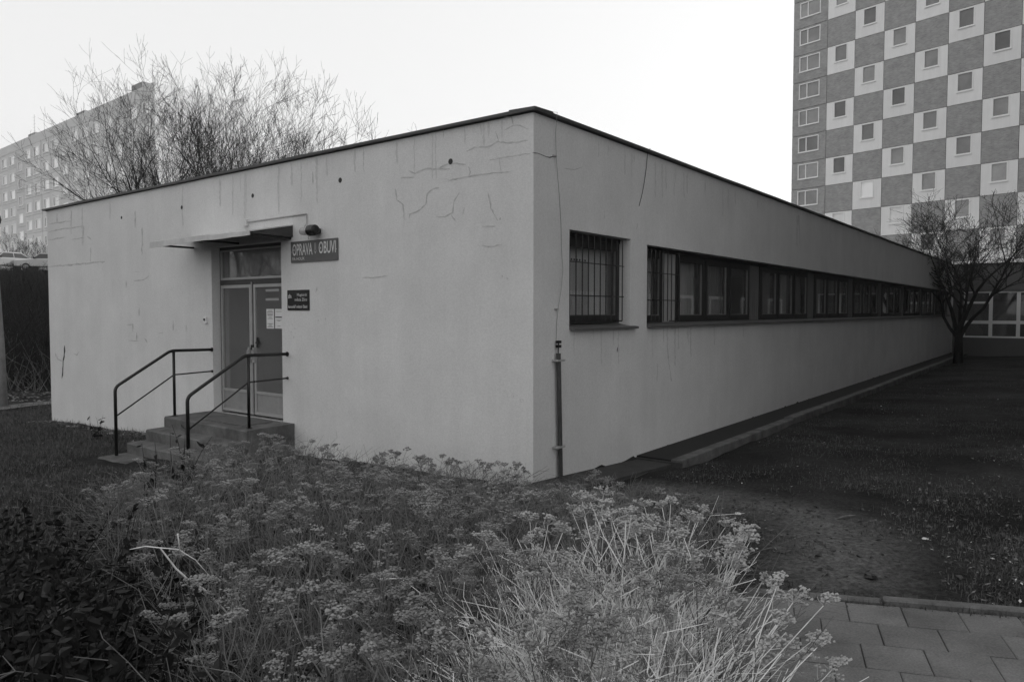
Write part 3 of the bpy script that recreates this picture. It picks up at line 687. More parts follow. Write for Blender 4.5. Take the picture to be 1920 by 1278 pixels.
while t < 34:
    for i in range(3): window(t + i * 1.075, t + (i + 1) * 1.075 - .005, W2[2] + .03, W2[3] - .05)
    a = t + 3.23; b = min(t + 3.795, W2[1] - .01)
    if b - a > .1: pier(a, b)
    t += 3.8
m = MB(); m.box((W2[0], RW - .04, W2[3] - .048), (W2[1], RW + .1, W2[3])); m.box((W2[0], RW - .02, W2[2]), (W2[1], RW + .1, W2[2] + .028)); m.build('strip_window_rail', M['win_frame'], bld)
m = MB(); m.box((W1[0], RW - .01, W1[3] - .058), (W1[1], RW + .1, W1[3])); m.build('head_rail', M['win_frame'], bld)
def sillm(t0, t1, z, over):
    m = MB(); m.prism([(-.07, z - .035), (-.07, z - .008), (RW - .005, z + .03), (RW - .005, z + .004), (-.055, z - .03)], 0, t0, t1); m.build('window_sill', M['sill'], bld)
sillm(W1[0] + .002, W1[1] + .12, W1[2], .07); sillm(W2[0] + .002, W2[1], W2[2], .07)
# iron grilles
def grille(t0, t1, z0, z1, n, d, lab, hooks=False):
    g = tag(empty('window_grille', (CX, CY, 0), ANG), lab, 'grille', 'iron grilles on the long facade')
    for i in range(n):
        u = t0 + (t1 - t0) * i / (n - 1); MB().tube([(u, d, z0), (u, d, z1)], .0075, 6).build('bar', M['black'], g)
    for f in (.30, .68): MB().tube([(t0 - .02, d + .012, z0 + (z1 - z0) * f), (t1 + .06, d + .012, z0 + (z1 - z0) * f)], .007, 6).build('cross_bar', M['black'], g)
    for a, b in ((t0, z0), (t0, z1), (t1, z0), (t1, z1)): MB().tube([(a, d, b), (a, RW + .02, b)], .008, 6).build('holder', M['black'], g)
    return g
grille(W1[0] + .05, W1[1] - .17, W1[2] + .07, W1[3] - .03, 10, .03, 'wire grille in front of the single window next to the corner')
grille(W2[0] + .06, W2[0] + 1.12, W2[2] + .05, W2[3] - .05, 9, .03, 'wire grille over the first pane of the strip window')

# ---- cables and standpipe on the long facade
cab = tag(empty('lightning_conductor', (CX, CY, 0), ANG), 'thin lightning conductor wire running down the wall into a dark guard pipe near the corner', 'wire')
pts = [PR(*p) for p in ((1036,214),(1038,250),(1039,290),(1043,330),(1048,372),(1051,420),(1051,470),(1052,505),(1048,545),(1043,580),(1042,610),(1042,640))]
MB().tube([(pts[0][0], .1, TOPZ + .09), (pts[0][0], -.065, TOPZ + .066)] + [(a, -.018 - .012 * math.sin(i), z) for i, (a, z) in enumerate(pts)][1:], .0035, 5).build('wire', M['pier_pale'], cab)
for (x, y) in ((1040, 293), (1043, 579)):
    a, z = PR(x, y); MB().box((a - .05, -.02, z - .008), (a + .02, 0, z + .008)).build('wall_clip', M['galv'], cab)
a0, z0 = PR(1042, 640); a1, z1 = PR(1040.5, 662); a2, z2 = PR(1046, 908)
for k in range(2): MB().box((a0 - .03, -.06, z0 - .02 - k * .05), (a0 + .03, -.02, z0 + .012 - k * .05)).build('test_clamp', M['black'], cab)
MB().tube([(a0, -.04, z0), (a1, -.045, z1)], .008, 6).build('wire', M['pipe'], cab)
MB().tube([(a1, -.05, z1), (a2, -.05, z2 - .3)], .028, 10).build('guard_pipe', M['pipe'], cab)
for y in (675, 836):
    a, z = PR(1043, y); MB().box((a - .10, -.09, z - .010), (a + .055, -.015, z + .010)).build('pipe_bracket', M['galv'], cab)
pts = [PR(*p) for p in ((1212,284),(1210,310),(1206,340),(1202,362),(1196,386))]
o = MB().tube([(pts[0][0], -.06, TOPZ + .06)] + [(a, -.02, z) for a, z in pts], .0045, 5).build('loose_cable', M['pipe']); o.location = (CX, CY, 0); o.rotation_euler = (0, 0, ANG)
tag(o, 'loose black cable end hanging from the roof edge above the strip window', 'cable')

# ---- concrete apron with tarred top along the long facade
ap = tag(empty('concrete_apron', (CX, CY, 0), ANG), 'raised concrete gutter edge with black tarred top along the foot of the long facade', 'apron')
ZA = 0.0
m = MB(); n = 40; rr = random.Random(8); prev = None
m.box((2.45, -.52, -.6), (LT, -.001, ZA)); m.build('tarred_top', M['tar'], ap)
for i in range(20):
    a = 2.44 + i * 1.6; b = a + 1.59; h = ZA + .02 + rr.uniform(-.012, .012)
    m = MB(); m.bbox((a, -.69 + rr.uniform(-.012, .012), -.6), (b, -.522, h), .012); m.build('edge_stone', M['conc'], ap)
MB().box((2.405, -.69, -.6), (2.438, -.001, ZA - .02)).build('end_stone', M['conc_dark'], ap)
ap2 = MB(); ap2.prism([(-.35, -.5), (2.40, -.5), (2.40, -.045), (-.0, .075), (-.35, .075)], 1, -.55, -.001); ap2.build('concrete_strip', M['conc_dark'], ap)

# ---- entrance steps and railings
st = tag(empty('entrance_steps', (CX, CY, 0), ANG), 'weathered concrete steps and landing with worn edges at the door', 'steps')
def step(name, t_out, z, z_lo, s0=4.38, s1=6.68, t_in=-.001):
    n = 12; m = MB(); rr = random.Random(int(z * 100) + 9)
    top_, bot = [], []
    for i in range(n + 1):
        s = s0 + (s1 - s0) * i / n; d = rr.uniform(-.008, .008); dz = rr.uniform(-.006, .004)
        top_.append([(t_in, s, z), (t_out + .02 + d, s, z + dz), (t_out + d, s, z - .02 + dz), (t_out + d * .5, s, z_lo)])
    for i in range(n):
        a, b = top_[i], top_[i+1]; m.add(a + b, [(4,5,1,0),(5,6,2,1),(6,7,3,2)])
    for q in (top_[0], top_[-1]): m.add(q + [(t_in, q[0][1], z_lo)], [(0,1,2,3,4)])
    m.build(name, M['conc'], st)
step('landing', -.80, DZ0, -.6); step('step', -1.09, .16, -.6, t_in=-.79); step('step', -1.37, -.01, -.6, t_in=-1.08); step('step', -1.78, -.17, -.6, 4.3, 6.72, t_in=-1.36)
o = MB().box((-.62, 4.75, DZ0 + .001), (-.12, 5.75, DZ0 + .012)).build('door_mat', M['inner_dark']); o.location = (CX, CY, 0); o.rotation_euler = (0, 0, ANG)
tag(o, 'flat dark doormat lying on the landing', 'doormat')
def rail(s, lab):
    g = tag(empty('handrail', (CX, CY, 0), ANG), lab, 'railing', 'black tube handrails beside the steps')
    def arc(p, q, r, d=.07):                               # rounded corner
        p, q, r = Vector(p), Vector(q), Vector(r); a = q + (p - q).normalized() * d; b = q + (r - q).normalized() * d
        return [a * (1-u)**2 + q * 2*u*(1-u) + b * u*u for u in (0, .25, .5, .75, 1)]
    w = (-.0, s, 1.36); k1 = (-.71, s, 1.37); k2 = (-1.57, s, .86); bt = (-1.57, s, -.18)
    MB().tube([w] + arc(w, k1, k2) + arc(k1, k2, bt) + [bt], .024, 10).build('top_rail', M['black'], g, True)
    MB().tube([(-.66, s, DZ0), (-.66, s, 1.365)], .022, 10).build('post', M['black'], g, True)
    MB().tube([(0, s, 1.0), (-.66, s, .985), (-1.57, s, .42)], .012, 8).build('lower_rail', M['black'], g, True)
    for z, r in ((1.36, .035), (1.0, .022)): MB().lathe([(r, -.014), (r, 0)], (0, s, z), 0, 12).build('wall_flange', M['black'], g)
    MB().lathe([(.04, 0), (.04, .008)], (-.66, s, DZ0), 2, 12).build('foot_plate', M['black'], g)
rail(6.60, 'black tubular handrail on the doorbell side of the entrance steps'); rail(4.53, 'black tubular handrail on the sign side of the entrance steps')

# ------------------------------------------------------------------ glazed wing closing the courtyard
wing = tag(empty('glazed_wing', (CX, CY, 0), ANG), 'low wing with white-framed glazing and plain fascia at the end of the courtyard', 'building')
s0 = PL(1806, 600, LT)[0]; zb_ = PL(1857, 633, LT)[1]; zm_ = PL(1857, 604, LT)[1]; zt_ = PL(1857, 546, LT)[1]; zq_ = PL(1857, 567, LT)[1]; zr_ = TOPZ
SE = -6.69
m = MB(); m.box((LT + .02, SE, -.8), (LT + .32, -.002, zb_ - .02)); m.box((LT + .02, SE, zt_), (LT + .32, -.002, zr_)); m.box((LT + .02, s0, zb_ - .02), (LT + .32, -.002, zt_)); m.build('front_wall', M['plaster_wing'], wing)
m = MB(); m.box((LT + .33, SE, zr_ - .3), (LT + 9, -.002, zr_ - .2)); m.build('roof', M['roof'], wing)
m = MB(); m.box((LT - .03, SE, zr_ - .005), (LT + .33, -.06, zr_ + .07)); m.build('coping', M['flash'], wing)
m = MB(); m.box((LT + 2.5, SE, -.5), (LT + 2.6, -.01, zr_ - .31)); m.build('inner_wall', M['inner_dark'], wing)
stp = PL(1857, 600, LT)[0] - PL(1909, 600, LT)[0]; s1 = PL(1857, 600, LT)[0]
edges = [s0] + [s1 - i * stp for i in range(14) if s1 - i * stp > SE + .2]
for i in range(len(edges) - 1):
    a, b = edges[i], edges[i+1]                          # a > b
    for (z0, z1, q) in ((zb_, zm_, 0), (zm_, zt_, 1)):
        w = empty('window', (LT + .06, b, z0)); w.parent = wing
        H = z1 - z0; Wd = a - b; m = MB(); f = .075
        m.box((0, 0, 0), (.08, Wd - .004, f)); m.box((0, 0, H - f), (.08, Wd - .004, H - .003)); m.box((0, 0, f), (.08, f, H - f)); m.box((0, Wd - f, f), (.08, Wd - .004, H - f))
        if q and i == 0: m.box((.002, f, zq_ - z0 - .05), (.078, Wd - f, zq_ - z0 + .05))
        m.build('frame', M['frame_white'], w)
        m = MB(); m.box((.035, f, f), (.042, Wd - f, H - f)); m.build('pane', M['glass'], w)
        if q:
            m = MB()
            for k in range(int(H * .62 / .06)): m.box((.3, f, f + k * .06), (.33, Wd - f, f + k * .06 + .045))
            m.build('blind', M['curtain'], w)

# ------------------------------------------------------------------ chequered tower block
TA = math.atan2(-.781, .624)
FH, PW = 2.8, 2.86
tower = tag(empty('tower_block', (32.3, 76.4, 0), TA), 'tall panel tower block with a chequerboard of white and brick-faced panels', 'building')
KTOP, KBOT = -6, 8
z_k = lambda k: 28.9 - FH * k
MB().box((-3.8, .14, -1), (78, 15, z_k(KTOP) + .6)).build('core', M['pan_edge'], tower)
def plate(w, h, hole=None, th=.13):
    m = MB(); g = .022
    if hole is None: m.box((g, 0, g), (w - g, th, h - g)); return m
    a, b, c, d = hole
    m.box((g, 0, g), (w - g, th, c)); m.box((g, 0, d), (w - g, th, h - g)); m.box((g, 0, c), (a, th, d)); m.box((b, 0, c), (w - g, th, d)); return m
hole = (.27 * PW, .74 * PW, .38 * FH, .975 * FH)
me_w = plate(PW, FH, hole).mesh('white_panel', M['pan_white']); me_g = plate(PW, FH).mesh('brick_panel', M['brick'])
hole0 = (.74, 3.02, .36 * FH, .93 * FH)
me_0 = plate(3.8, FH, hole0).mesh('brick_panel_window', M['brick'])
def wframe_mesh(hole, f=.10, mull=None, proud=.035, name='window'):
    a, b, c, d = hole; m = MB()
    m.box((a, -proud, c), (b, .1, c + f)); m.box((a, -proud, d - f), (b, .1, d)); m.box((a, -proud, c + f), (a + f, .1, d - f)); m.box((b - f, -proud, c + f), (b, .1, d - f))
    if mull: m.box((mull - .05, 0, c + f), (mull + .05, .1, d - f))
    m.box((a - .03, -.10, c - .05), (b + .03, -.001, c - .004))
    return m.mesh(name, M['frame_white'])
me_f = wframe_mesh(hole); me_f0 = wframe_mesh(hole0, .09, 1.62)
me_p = MB().box((hole[0] + .1, .07, hole[2] + .1), (hole[1] - .1, .075, hole[3] - .1)).mesh('pane', M['pane_far'])
me_pc = MB().box((hole[0] + .1, .07, hole[2] + .1), (hole[1] - .1, .075, hole[3] - .1)).mesh('pane', M['pane_curt'])
me_p0 = MB().box((hole0[0] + .09, .07, hole0[2] + .09), (hole0[1] - .09, .075, hole0[3] - .09)).mesh('pane', M['pane_far'])
tr = random.Random(21)
for k in range(KTOP, KBOT):
    z = z_k(k) - FH
    o = link('brick_panel', me_0, tower); o.location = (-3.8, 0, z)
    w = link('window', me_f0, tower); w.location = (-3.8, 0, z); p = link('pane', me_p0, w)
    for c in range(14):
        if (k + c) % 2 == 0:
            o = link('white_panel', me_w, tower); o.location = (c * PW, 0, z)
            w = link('window', me_f, tower); w.location = (c * PW, 0, z)
            link('pane', me_pc if (c, k) in ((1, 5), (0, 6), (2, 6)) else me_p, w)
        else:
            o = link('brick_panel', me_g, tower); o.location = (c * PW, 0, z)
MB().box((14 * PW, 0, z_k(KBOT)), (78, .13, z_k(KTOP))).build('side_facing', M['brick'], tower)
MB().box((-3.8, -.25, 2.5), (78, .13, z_k(KBOT) - .05)).build('base_band', M['pan_white'], tower)
MB().box((-3.9, -.05, z_k(KTOP) + .6), (78.1, 15.1, z_k(KTOP) + .8)).build('roof_edge', M['flash'], tower)

# ------------------------------------------------------------------ apartment block on the rise to the left
BA = math.atan2(-.64, .769)
blk = tag(empty('apartment_block', (-42.13, 87.8, 0), BA), 'long panel apartment block with rows of curtained windows and bright gable behind bare trees', 'building')
ROOF, BF, BP, NC, NR = 28.95, 2.75, 3.72, 18, 9
XL = -NC * BP - .9
MB().box((XL, .1, 0), (-.35, 12, ROOF - .05)).build('core', M['blk_joint'], blk)
MB().box((-.349, -.02, 0), (0, 12.1, ROOF)).build('gable_wall', M['blk_white'], blk)
MB().box((XL, -.04, ROOF - 1.35), (-.35, .1, ROOF)).build('parapet', M['blk_panel'], blk)
MB().box((XL, 11.7, ROOF - .04), (-.36, 12, ROOF + .9)).build('roof_upstand', M['blk_white'], blk)
whB = (.75, 3.0, .55, 2.05); whS = (.95, 2.8, .55, 2.05)
me_b = plate(BP, BF, whB, .1).mesh('panel', M['blk_panel']); me_bs = plate(BP, BF, whS, .1).mesh('stair_panel', M['blk_stair'])
def bw(hole, mull): return wframe_mesh(hole, .1, mull, .0, 'window')
me_bf = bw(whB, 1.4); me_bfs = bw(whS, None)
def bpane(h, f0, f1, mt): return MB().box((h[0] + .1 + (h[1] - h[0] - .2) * f0, .06, h[2] + .1), (h[0] + .1 + (h[1] - h[0] - .2) * f1, .065, h[3] - .1)).mesh('pane', mt)
me_pd = bpane(whB, 0, .27, M['pane_far']); me_pl = bpane(whB, .3, 1, M['pane_curt']); me_ps = bpane(whS, 0, 1, M['pane_curt']); me_psd = bpane(whS, 0, 1, M['pane_far'])
for c in range(NC):
    stair = c % 5 == 2
    for r_ in range(NR):
        z = 25.6 - .55 - BF * r_ - (1.38 if stair else 0)
        x = -.35 - (c + 1) * BP - .15 * (c > 9)
        o = link('stair_panel' if stair else 'panel', me_bs if stair else me_b, blk); o.location = (x, 0, z)
        w = link('window', me_bfs if stair else me_bf, blk); w.location = (x, 0, z)
        if stair: link('pane', me_ps if tr.random() < .7 else me_psd, w)
        else:
            link('pane', me_pd, w); link('pane', me_pl, w)
me_fill = plate(BP, 1.37, None, .1).mesh('stair_panel', M['blk_stair'])
for c in (2, 7, 12, 17): o = link('stair_panel', me_fill, blk); o.location = (-.35 - (c + 1) * BP - .15 * (c > 9), 0, 25.6 - .55 - 1.38 + BF)
for x0, x1, h in ((-8.5, -5.5, 1.4), (-26.5, -23.5, 1.0), (-46, -43, 1.0)):
    MB().box((x0, 1.0, ROOF - .04), (x1, 5, ROOF + h)).build('roof_hut', M['blk_joint'], blk)
m = MB(); ax = -49.5; m.tube([(ax, 3, ROOF - .05), (ax, 3, ROOF + 5.2)], .035, 5)
for i in range(6): m.tube([(ax - .5 - .1 * (i % 3), 3, ROOF + 2 + i * .55), (ax + .5 + .1 * (i % 2), 3, ROOF + 2 + i * .55)], .02, 4)
m.build('antenna', M['galv'], blk)

# ------------------------------------------------------------------ trees
def tree_parts(seed, H, r0, stems=3, spread=.35, lean=(0, 0), levels=4, up=.10, nchild=(6, 6, 5, 4), ratio=.52, trunk_h=.12, wide=1.0):
    rr = random.Random(seed); tk = MB(); cr = MB()
    def rv(): return Vector((rr.gauss(0, 1), rr.gauss(0, 1), rr.gauss(0, .6)))
    def grow(p, d, Ln, r, lv):
        n = 7 if lv == 0 else (5 if lv == 1 else 4 if lv == 2 else 3)
        pts = [p.copy()]; ds = [d.copy()]; rads = [r]
        wob = .11 if lv < 2 else .15
        for i in range(n):
            d = (d + rv() * wob + Vector((0, 0, up))).normalized(); p = p + d * (Ln / n)
            pts.append(p.copy()); ds.append(d.copy()); rads.append(max(r * (1 - .70 * (i + 1) / n), .0052))
        (tk if lv == 0 else cr).tube(pts, rads, 6 if lv == 0 else (4 if lv == 1 else 3), cap=False)
        if lv >= levels: return
        nc = nchild[min(lv, len(nchild) - 1)]
        for k in range(nc):
            f = rr.uniform(.28, 1.0) if k < nc - 1 else 1.0
            i = min(n - 1, int(f * n)); u = f * n - i
            q = pts[i].lerp(pts[i+1], u); rq = (rads[i] * (1 - u) + rads[i+1] * u)
            dd = ds[min(n, i+1)]; side = rv(); side -= dd * side.dot(dd); side.normalize()
            ang = rr.uniform(.35, .85) if f < .97 else rr.uniform(.05, .3)
            nd = (dd * math.cos(ang) + side * math.sin(ang)).normalized()
            grow(q, nd, Ln * ratio * rr.uniform(.65, 1.2) * (1.15 - .35 * f), max(rq * .70, .006), lv + 1)
    base = Vector((0, 0, -.3)); th = H * trunk_h
    if trunk_h > 0: tk.tube([base, Vector((0, 0, th * .5)), Vector((0, 0, th))], [r0 * 1.45, r0 * 1.1, r0], 8)
    for k in range(stems):
        a = 2 * math.pi * (k + rr.uniform(-.3, .3)) / stems; sp_ = spread * rr.uniform(.5, 1.25)
        d = Vector((math.cos(a) * sp_ + lean[0], math.sin(a) * sp_ + lean[1], 1)).normalized()
        grow(Vector((math.cos(a) * r0 * .4, math.sin(a) * r0 * .4, th * rr.uniform(.7, .98))), d, (H - th) * rr.uniform(.62, .8), r0 * rr.uniform(.55, .8), 0)
    zm = max(max(p[2] for p in cr.v), 1e-3); q = H / zm
    for mb in (tk, cr): mb.v = [(p[0] * q * wide, p[1] * q * wide, p[2] * q) for p in mb.v]
    return tk, cr
def put_tree(name, px, Y, ytop, label, seed, mt, group, r0=.11, zoff=0.0, **kw):
    X = (px - 960) / FPX * Y; g = gz(X, Y); H = EYE + (HZ - ytop) / FPX * Y - g
    e = tag(empty(name, (X, Y, g)), label, 'tree', group)
    best = None
    for k in range(5):                                     # the most balanced of a few shapes
        tk, cr = tree_parts(seed + 100 * k, H, r0, **kw); ex = max(abs(p[0]) for p in cr.v) if cr.v else 0
        if best is None or ex < best[0]: best = (ex, tk, cr)
    _, tk, cr = best
    tk.build('trunk', mt, e, True); cr.build('crown', mt, e, True)
    return e
gt = 'bare trees behind the building'
for i, (px, Y, yt, stems, sp_, r0, ln, lab) in enumerate((
    (296, 31, 112, 5, .28, .17, (0, 0), 'bare tree before the block corner, with long low limbs reaching over the block windows'),
    (325, 33, 112, 4, .30, .14, (0, 0), 'slim bare tree rising in front of the bright gable edge of the block'),
    (374, 30, 92, 5, .30, .16, (0, 0), 'tall upright bare tree behind the roof edge, highest of the row'),
    (436, 33, 100, 5, .30, .15, (0, 0), 'upright bare tree with many thin shoots next to the highest one'),
    (494, 31, 125, 5, .34, .14, (.02, 0), 'bare tree with crossing limbs behind the roof above the junction box'),
    (545, 30, 140, 6, .36, .14, (.0, 0), 'broad bare tree behind the roof above the lettered sign'),
    (575, 30, 150, 6, .34, .12, (.0, 0), 'low bare tree at the end of the row leaning away from the block'))):
    put_tree('bare_tree', px, Y, yt, lab, 40 + i, M['bark_far'], gt, r0, stems=stems, spread=sp_, lean=ln, up=.06, nchild=(6, 5, 5, 3), trunk_h=.16, ratio=.60, wide=1.0)
for i, (X, Y, H_, lab) in enumerate(((-25, 13.5, 8.5, 'bare tree farther along the footpath beyond the lamp post, mirrored in the door transom'), (-31, 11.5, 9.5, 'tall bare tree on the grass beyond the lamp post, mirrored in the door transom'), (-37, 17, 10, 'bare tree standing farthest from the entrance along the footpath'))):
    put_tree('bare_tree', 960 + X / Y * FPX, Y, HZ - (H_ - EYE) / Y * FPX, lab, 60 + i, M['bark_far'], 'bare trees along the footpath', .14, stems=5, spread=.5, up=.06, nchild=(7, 6, 4, 3), trunk_h=.2, ratio=.6)
put_tree('courtyard_tree', 1798, 30.5, 335, 'dark many-stemmed bare tree at the inner corner of the courtyard', 77, M['bark'], None, .13, stems=6, spread=.38, up=.05, nchild=(8, 6, 5, 3), trunk_h=.24, ratio=.60, wide=1.45)
put_tree('bare_tree', 30, 78, 425, 'small far bare tree behind the parked cars', 91, M['bark_far'], None, .10, stems=3, spread=.5, nchild=(7, 6, 4, 3))
put_tree('bare_tree', 72, 84, 447, 'low twiggy bush tree by the block wall behind the pale car', 92, M['bark_far'], None, .07, stems=5, spread=.9, nchild=(7, 6, 4, 3))

# ------------------------------------------------------------------ parked cars on the rise
def car(px, py_g, Y, rz, lab, paint, wagon):
    p = atY(px, py_g, Y); z = p.z
    c = tag(empty('parked_car', (p.x, p.y, z), rz), lab, 'car', 'cars parked on the rise')
    Lc, Wc = 4.3, 1.68
    prof = [(-2.15,.38),(-2.15,.72),(-2.05,.84),(-1.0,.93),(1.05,.95),(2.0,.90),(2.12,.78),(2.14,.38)]
    m = MB(); n = len(prof); hw = Wc / 2
    secs = []
    for y, ins in ((-hw, .06), (-hw + .06, 0), (hw - .06, 0), (hw, .06)):
        secs.append([(x * (1 - ins * .3), y, zz - (ins if zz > .7 else 0)) for x, zz in prof])
    for i in range(3):
        m.add(secs[i] + secs[i+1], [(k, k+1, n+k+1, n+k) for k in range(n-1)] + [(n-1, 0, n, 2*n-1)])
    m.add(secs[0], [tuple(range(n))]); m.add(secs[-1], [tuple(range(n))[::-1]])
    body = m.build('body', paint, c)
    cab_ = [(-.95,.93),(-.35,1.38),(.2,1.42),(1.45 if wagon else .95,1.38),(2.02 if wagon else 1.6,.93)]
    m = MB(); q = [[(x, y, zz) for x, zz in cab_] for y in (-hw + .05, hw - .05)]
    q[0] = [(x, -hw + .05 + (.14 if zz > 1 else 0), zz) for x, zz in cab_]; q[1] = [(x, hw - .05 - (.14 if zz > 1 else 0), zz) for x, zz in cab_]
    m.add(q[0] + q[1], [(0,1,6,5),(1,2,7,6),(2,3,8,7),(3,4,9,8),(0,4,3,2,1),(5,6,7,8,9)]); m.build('cabin', paint, c)
    def gl(v): m = MB(); m.add(v, [(0,1,2,3)]); m.build('window', M['car_glass'], c)
    e = .012
    gl([(-.92 - e, -hw + .12, .97 + e), (-.40 - e, -hw + .24, 1.34 + e), (-.40 - e, hw - .24, 1.34 + e), (-.92 - e, hw - .12, .97 + e)])
    x4, x3 = cab_[4][0], cab_[3][0]
    gl([(x4 - .04 + e, -hw + .12, .98 + e), (x3 + .06 + e, -hw + .24, 1.34 + e), (x3 + .06 + e, hw - .24, 1.34 + e), (x4 - .04 + e, hw - .12, .98 + e)])
    for sg_ in (-1, 1):
        for (a, b, c2, d) in ((-.82, -.36, .30, .30), (.36, .36, x3 - .05, x4 - .12)):
            y0 = sg_ * (hw - .06 + .012); y1 = sg_ * (hw - .175 + .012)
            gl([(a, y0, .98), (b, y1, 1.33), (c2, y1, 1.33), (d, y0, .98)])
        for x in (-1.3, 1.32):
            w = MB().lathe([(.29, -.1), (.31, -.07), (.31, .07), (.29, .1)], (x, sg_ * (hw - .1), .31), 1, 18).build('wheel', M['rubber'], c)
            MB().lathe([(.18, -.005), (.17, .005)], (x, sg_ * (hw + .006), .31), 1, 14).build('rim', M['galv'], w)
        MB().box((-2.175, sg_ * .62 - .17, .60), (-2.152, sg_ * .62 + .17, .74)).build('headlight', M['chrome'], c)
        MB().box((2.142, sg_ * .66 - .12, .60), (2.165, sg_ * .66 + .12, .78)).build('tail_light', M['rubber'], c)
        MB().box((-.75, sg_ * (hw + .08) - .07, .95), (-.62, sg_ * (hw + .08) + .07, 1.06)).build('mirror', M['rubber'], c)
    MB().box((-2.17, -.42, .60), (-2.153, .42, .73)).build('grille', M['rubber'], c)
    MB().box((-2.24, -hw + .02, .36), (-2.10, hw - .02, .52)).build('bumper', M['rubber'], c); MB().box((2.10, -hw + .02, .36), (2.22, hw - .02, .52)).build('bumper', M['rubber'], c)
    return c
car(8, 507, 57, R(62), 'grey parked car showing its grille and windscreen above the dark brush', M['car_mid'], False)
car(92, 509, 58, R(12), 'pale parked estate car seen from the side, half hidden by the building edge', M['car_pale'], True)

# ------------------------------------------------------------------ lamp post at the left
lp = atY(5, 760, 18.6)
lpe = tag(empty('lamp_post', (lp.x, lp.y, gz(lp.x, lp.y))), 'leaning grey lamp post with small round head beside the footpath', 'lamp post')
MB().tube([(.03, 0, -.3), (0, 0, 1.5), (-.06, 0, 3.0), (-.1, 0, 4.62)], [.095, .085, .07, .055], 10).build('pole', M['post'], lpe, True)
MB().lathe([(.03, 4.55), (.09, 4.6), (.15, 4.66), (.17, 4.75), (.15, 4.85), (.07, 4.92)], (-.1, 0, 0), 2, 14).build('lamp_head', M['dark_frame'], lpe, True)

# ------------------------------------------------------------------ unseen block made tall, close and dark to shade the courtyard (mirrored in the strip windows)
cb = tag(empty('courtyard_block', (CX, CY, 0), ANG), 'tall plain panel block facing the long facade across the courtyard', 'building')
CBs, CB0, CB1, CBH = -6.7, 3.0, 46.0, 39.0
MB().box((CB0, CBs - 12, -.5), (CB1, CBs, CBH)).build('wall', M['cb_wall'], cb)
cw = MB(); wframe(cw, 0, 2.0, 0, 1.5, .12, -.02, .06); me_cf = cw.mesh('window', M['frame_white']); me_cp = MB().box((.12, .01, .12), (1.88, .02, 1.38)).mesh('pane', M['pane_far'])
for i in range(8):
    for k in range(12):
        w = link('window', me_cf, cb); w.location = (CB0 + .9 + i * 3.6, CBs + .001, 1.1 + k * 2.8); link('pane', me_cp, w)
MB().box((CB0 - .1, CBs - 12.1, CBH), (CB1 + .1, CBs + .1, CBH + .2)).build('roof_edge', M['flash'], cb)

# ------------------------------------------------------------------ dry umbel weeds
def weed(seed, H, nheads, brightened=False, lean=.18, dense=1.0):
    rr = random.Random(seed); st_ = MB(); heads = []
    def blob(hd, p, r):
        a = rr.uniform(0, 1.5); pts = []
        for k in range(4): pts.append((p.x + r * math.cos(a + k * 1.571), p.y + r * math.sin(a + k * 1.571), p.z + rr.uniform(-.2, .2) * r))
        hd.add(pts + [(p.x, p.y, p.z + r * .75), (p.x, p.y, p.z - r * .9)], [(0,1,4),(1,2,4),(2,3,4),(3,0,4),(1,0,5),(2,1,5),(3,2,5),(0,3,5)])
    def umbel(p, d, R_):
        n = int(rr.randint(9, 14) * dense); hd = MB(); heads.append(hd)
        tl = Matrix.Rotation(rr.gauss(0, .35), 3, 'X') @ Matrix.Rotation(rr.gauss(0, .35), 3, 'Y')
        for k in range(n):
            a = 2.4 * k + rr.uniform(-.5, .5); q = R_ * math.sqrt((k + .5) / n) * rr.uniform(.8, 1.15)
            e = p + tl @ Vector((math.cos(a) * q, math.sin(a) * q, R_ * .55 - q * q / R_ * .28 + rr.uniform(-.008, .008))) + d * .01
            hd.tube([p, p.lerp(e, .55) + Vector((0, 0, -.004)), e], [.0016, .0013, .001], 3, cap=False)
            if rr.random() < .12: continue
            for j in range(rr.randint(4, 6)): blob(hd, e + Vector((rr.gauss(0, .008), rr.gauss(0, .008), rr.gauss(0, .004))), rr.uniform(.004, .0085))
    d = Vector((rr.gauss(0, lean), rr.gauss(0, lean), 1)).normalized(); p = Vector((0, 0, -.05)); n = 8; pts = [p.copy()]; ds = []
    for i in range(n):
        d = (d + Vector((rr.gauss(0, .07), rr.gauss(0, .07), .03))).normalized(); p = p + d * (H * .88 / n); pts.append(p.copy()); ds.append(d.copy())
    r0 = .0042 if not brightened else .0048
    st_.tube(pts, [r0 * (1 - .5 * i / n) for i in range(n + 1)], 4, cap=False)
    umbel(pts[-1], ds[-1], rr.uniform(.035, .065))
    for h in range(nheads - 1):
        f = rr.uniform(.5, .97); i = min(n - 1, int(f * n)); q = pts[i].lerp(pts[i+1], f * n - i)
        a = rr.uniform(0, 6.28); out = rr.uniform(.35, .75); Lb = H * (1.02 - f) * rr.uniform(.7, 1.1) + .05
        bd = Vector((math.cos(a) * out, math.sin(a) * out, 1)).normalized(); b1 = q + bd * Lb * .5; b2 = b1 + (bd + Vector((0, 0, .45))).normalized() * Lb * .5
        st_.tube([q, b1, b2], [.0028, .0023, .0018], 3, cap=False)
        umbel(b2, bd, rr.uniform(.028, .055))
    for h in range(rr.randint(2, 5)):                       # curled dead leaves on the stalk
        f = rr.uniform(.1, .7); i = min(n - 1, int(f * n)); q = pts[i]; a = rr.uniform(0, 6.28); Lb = rr.uniform(.05, .13)
        u = Vector((math.cos(a), math.sin(a), .2)); w = Vector((-u.y, u.x, 0)) * .006
        st_.add([q - w, q + w, q + u * Lb * .6 + w * 1.5, q + u * Lb * .6 - w * 1.5, q + u * Lb + Vector((0, 0, -.04))], [(0,1,2,3), (3,2,4)])
    return st_, heads
NV = 14
variants = []
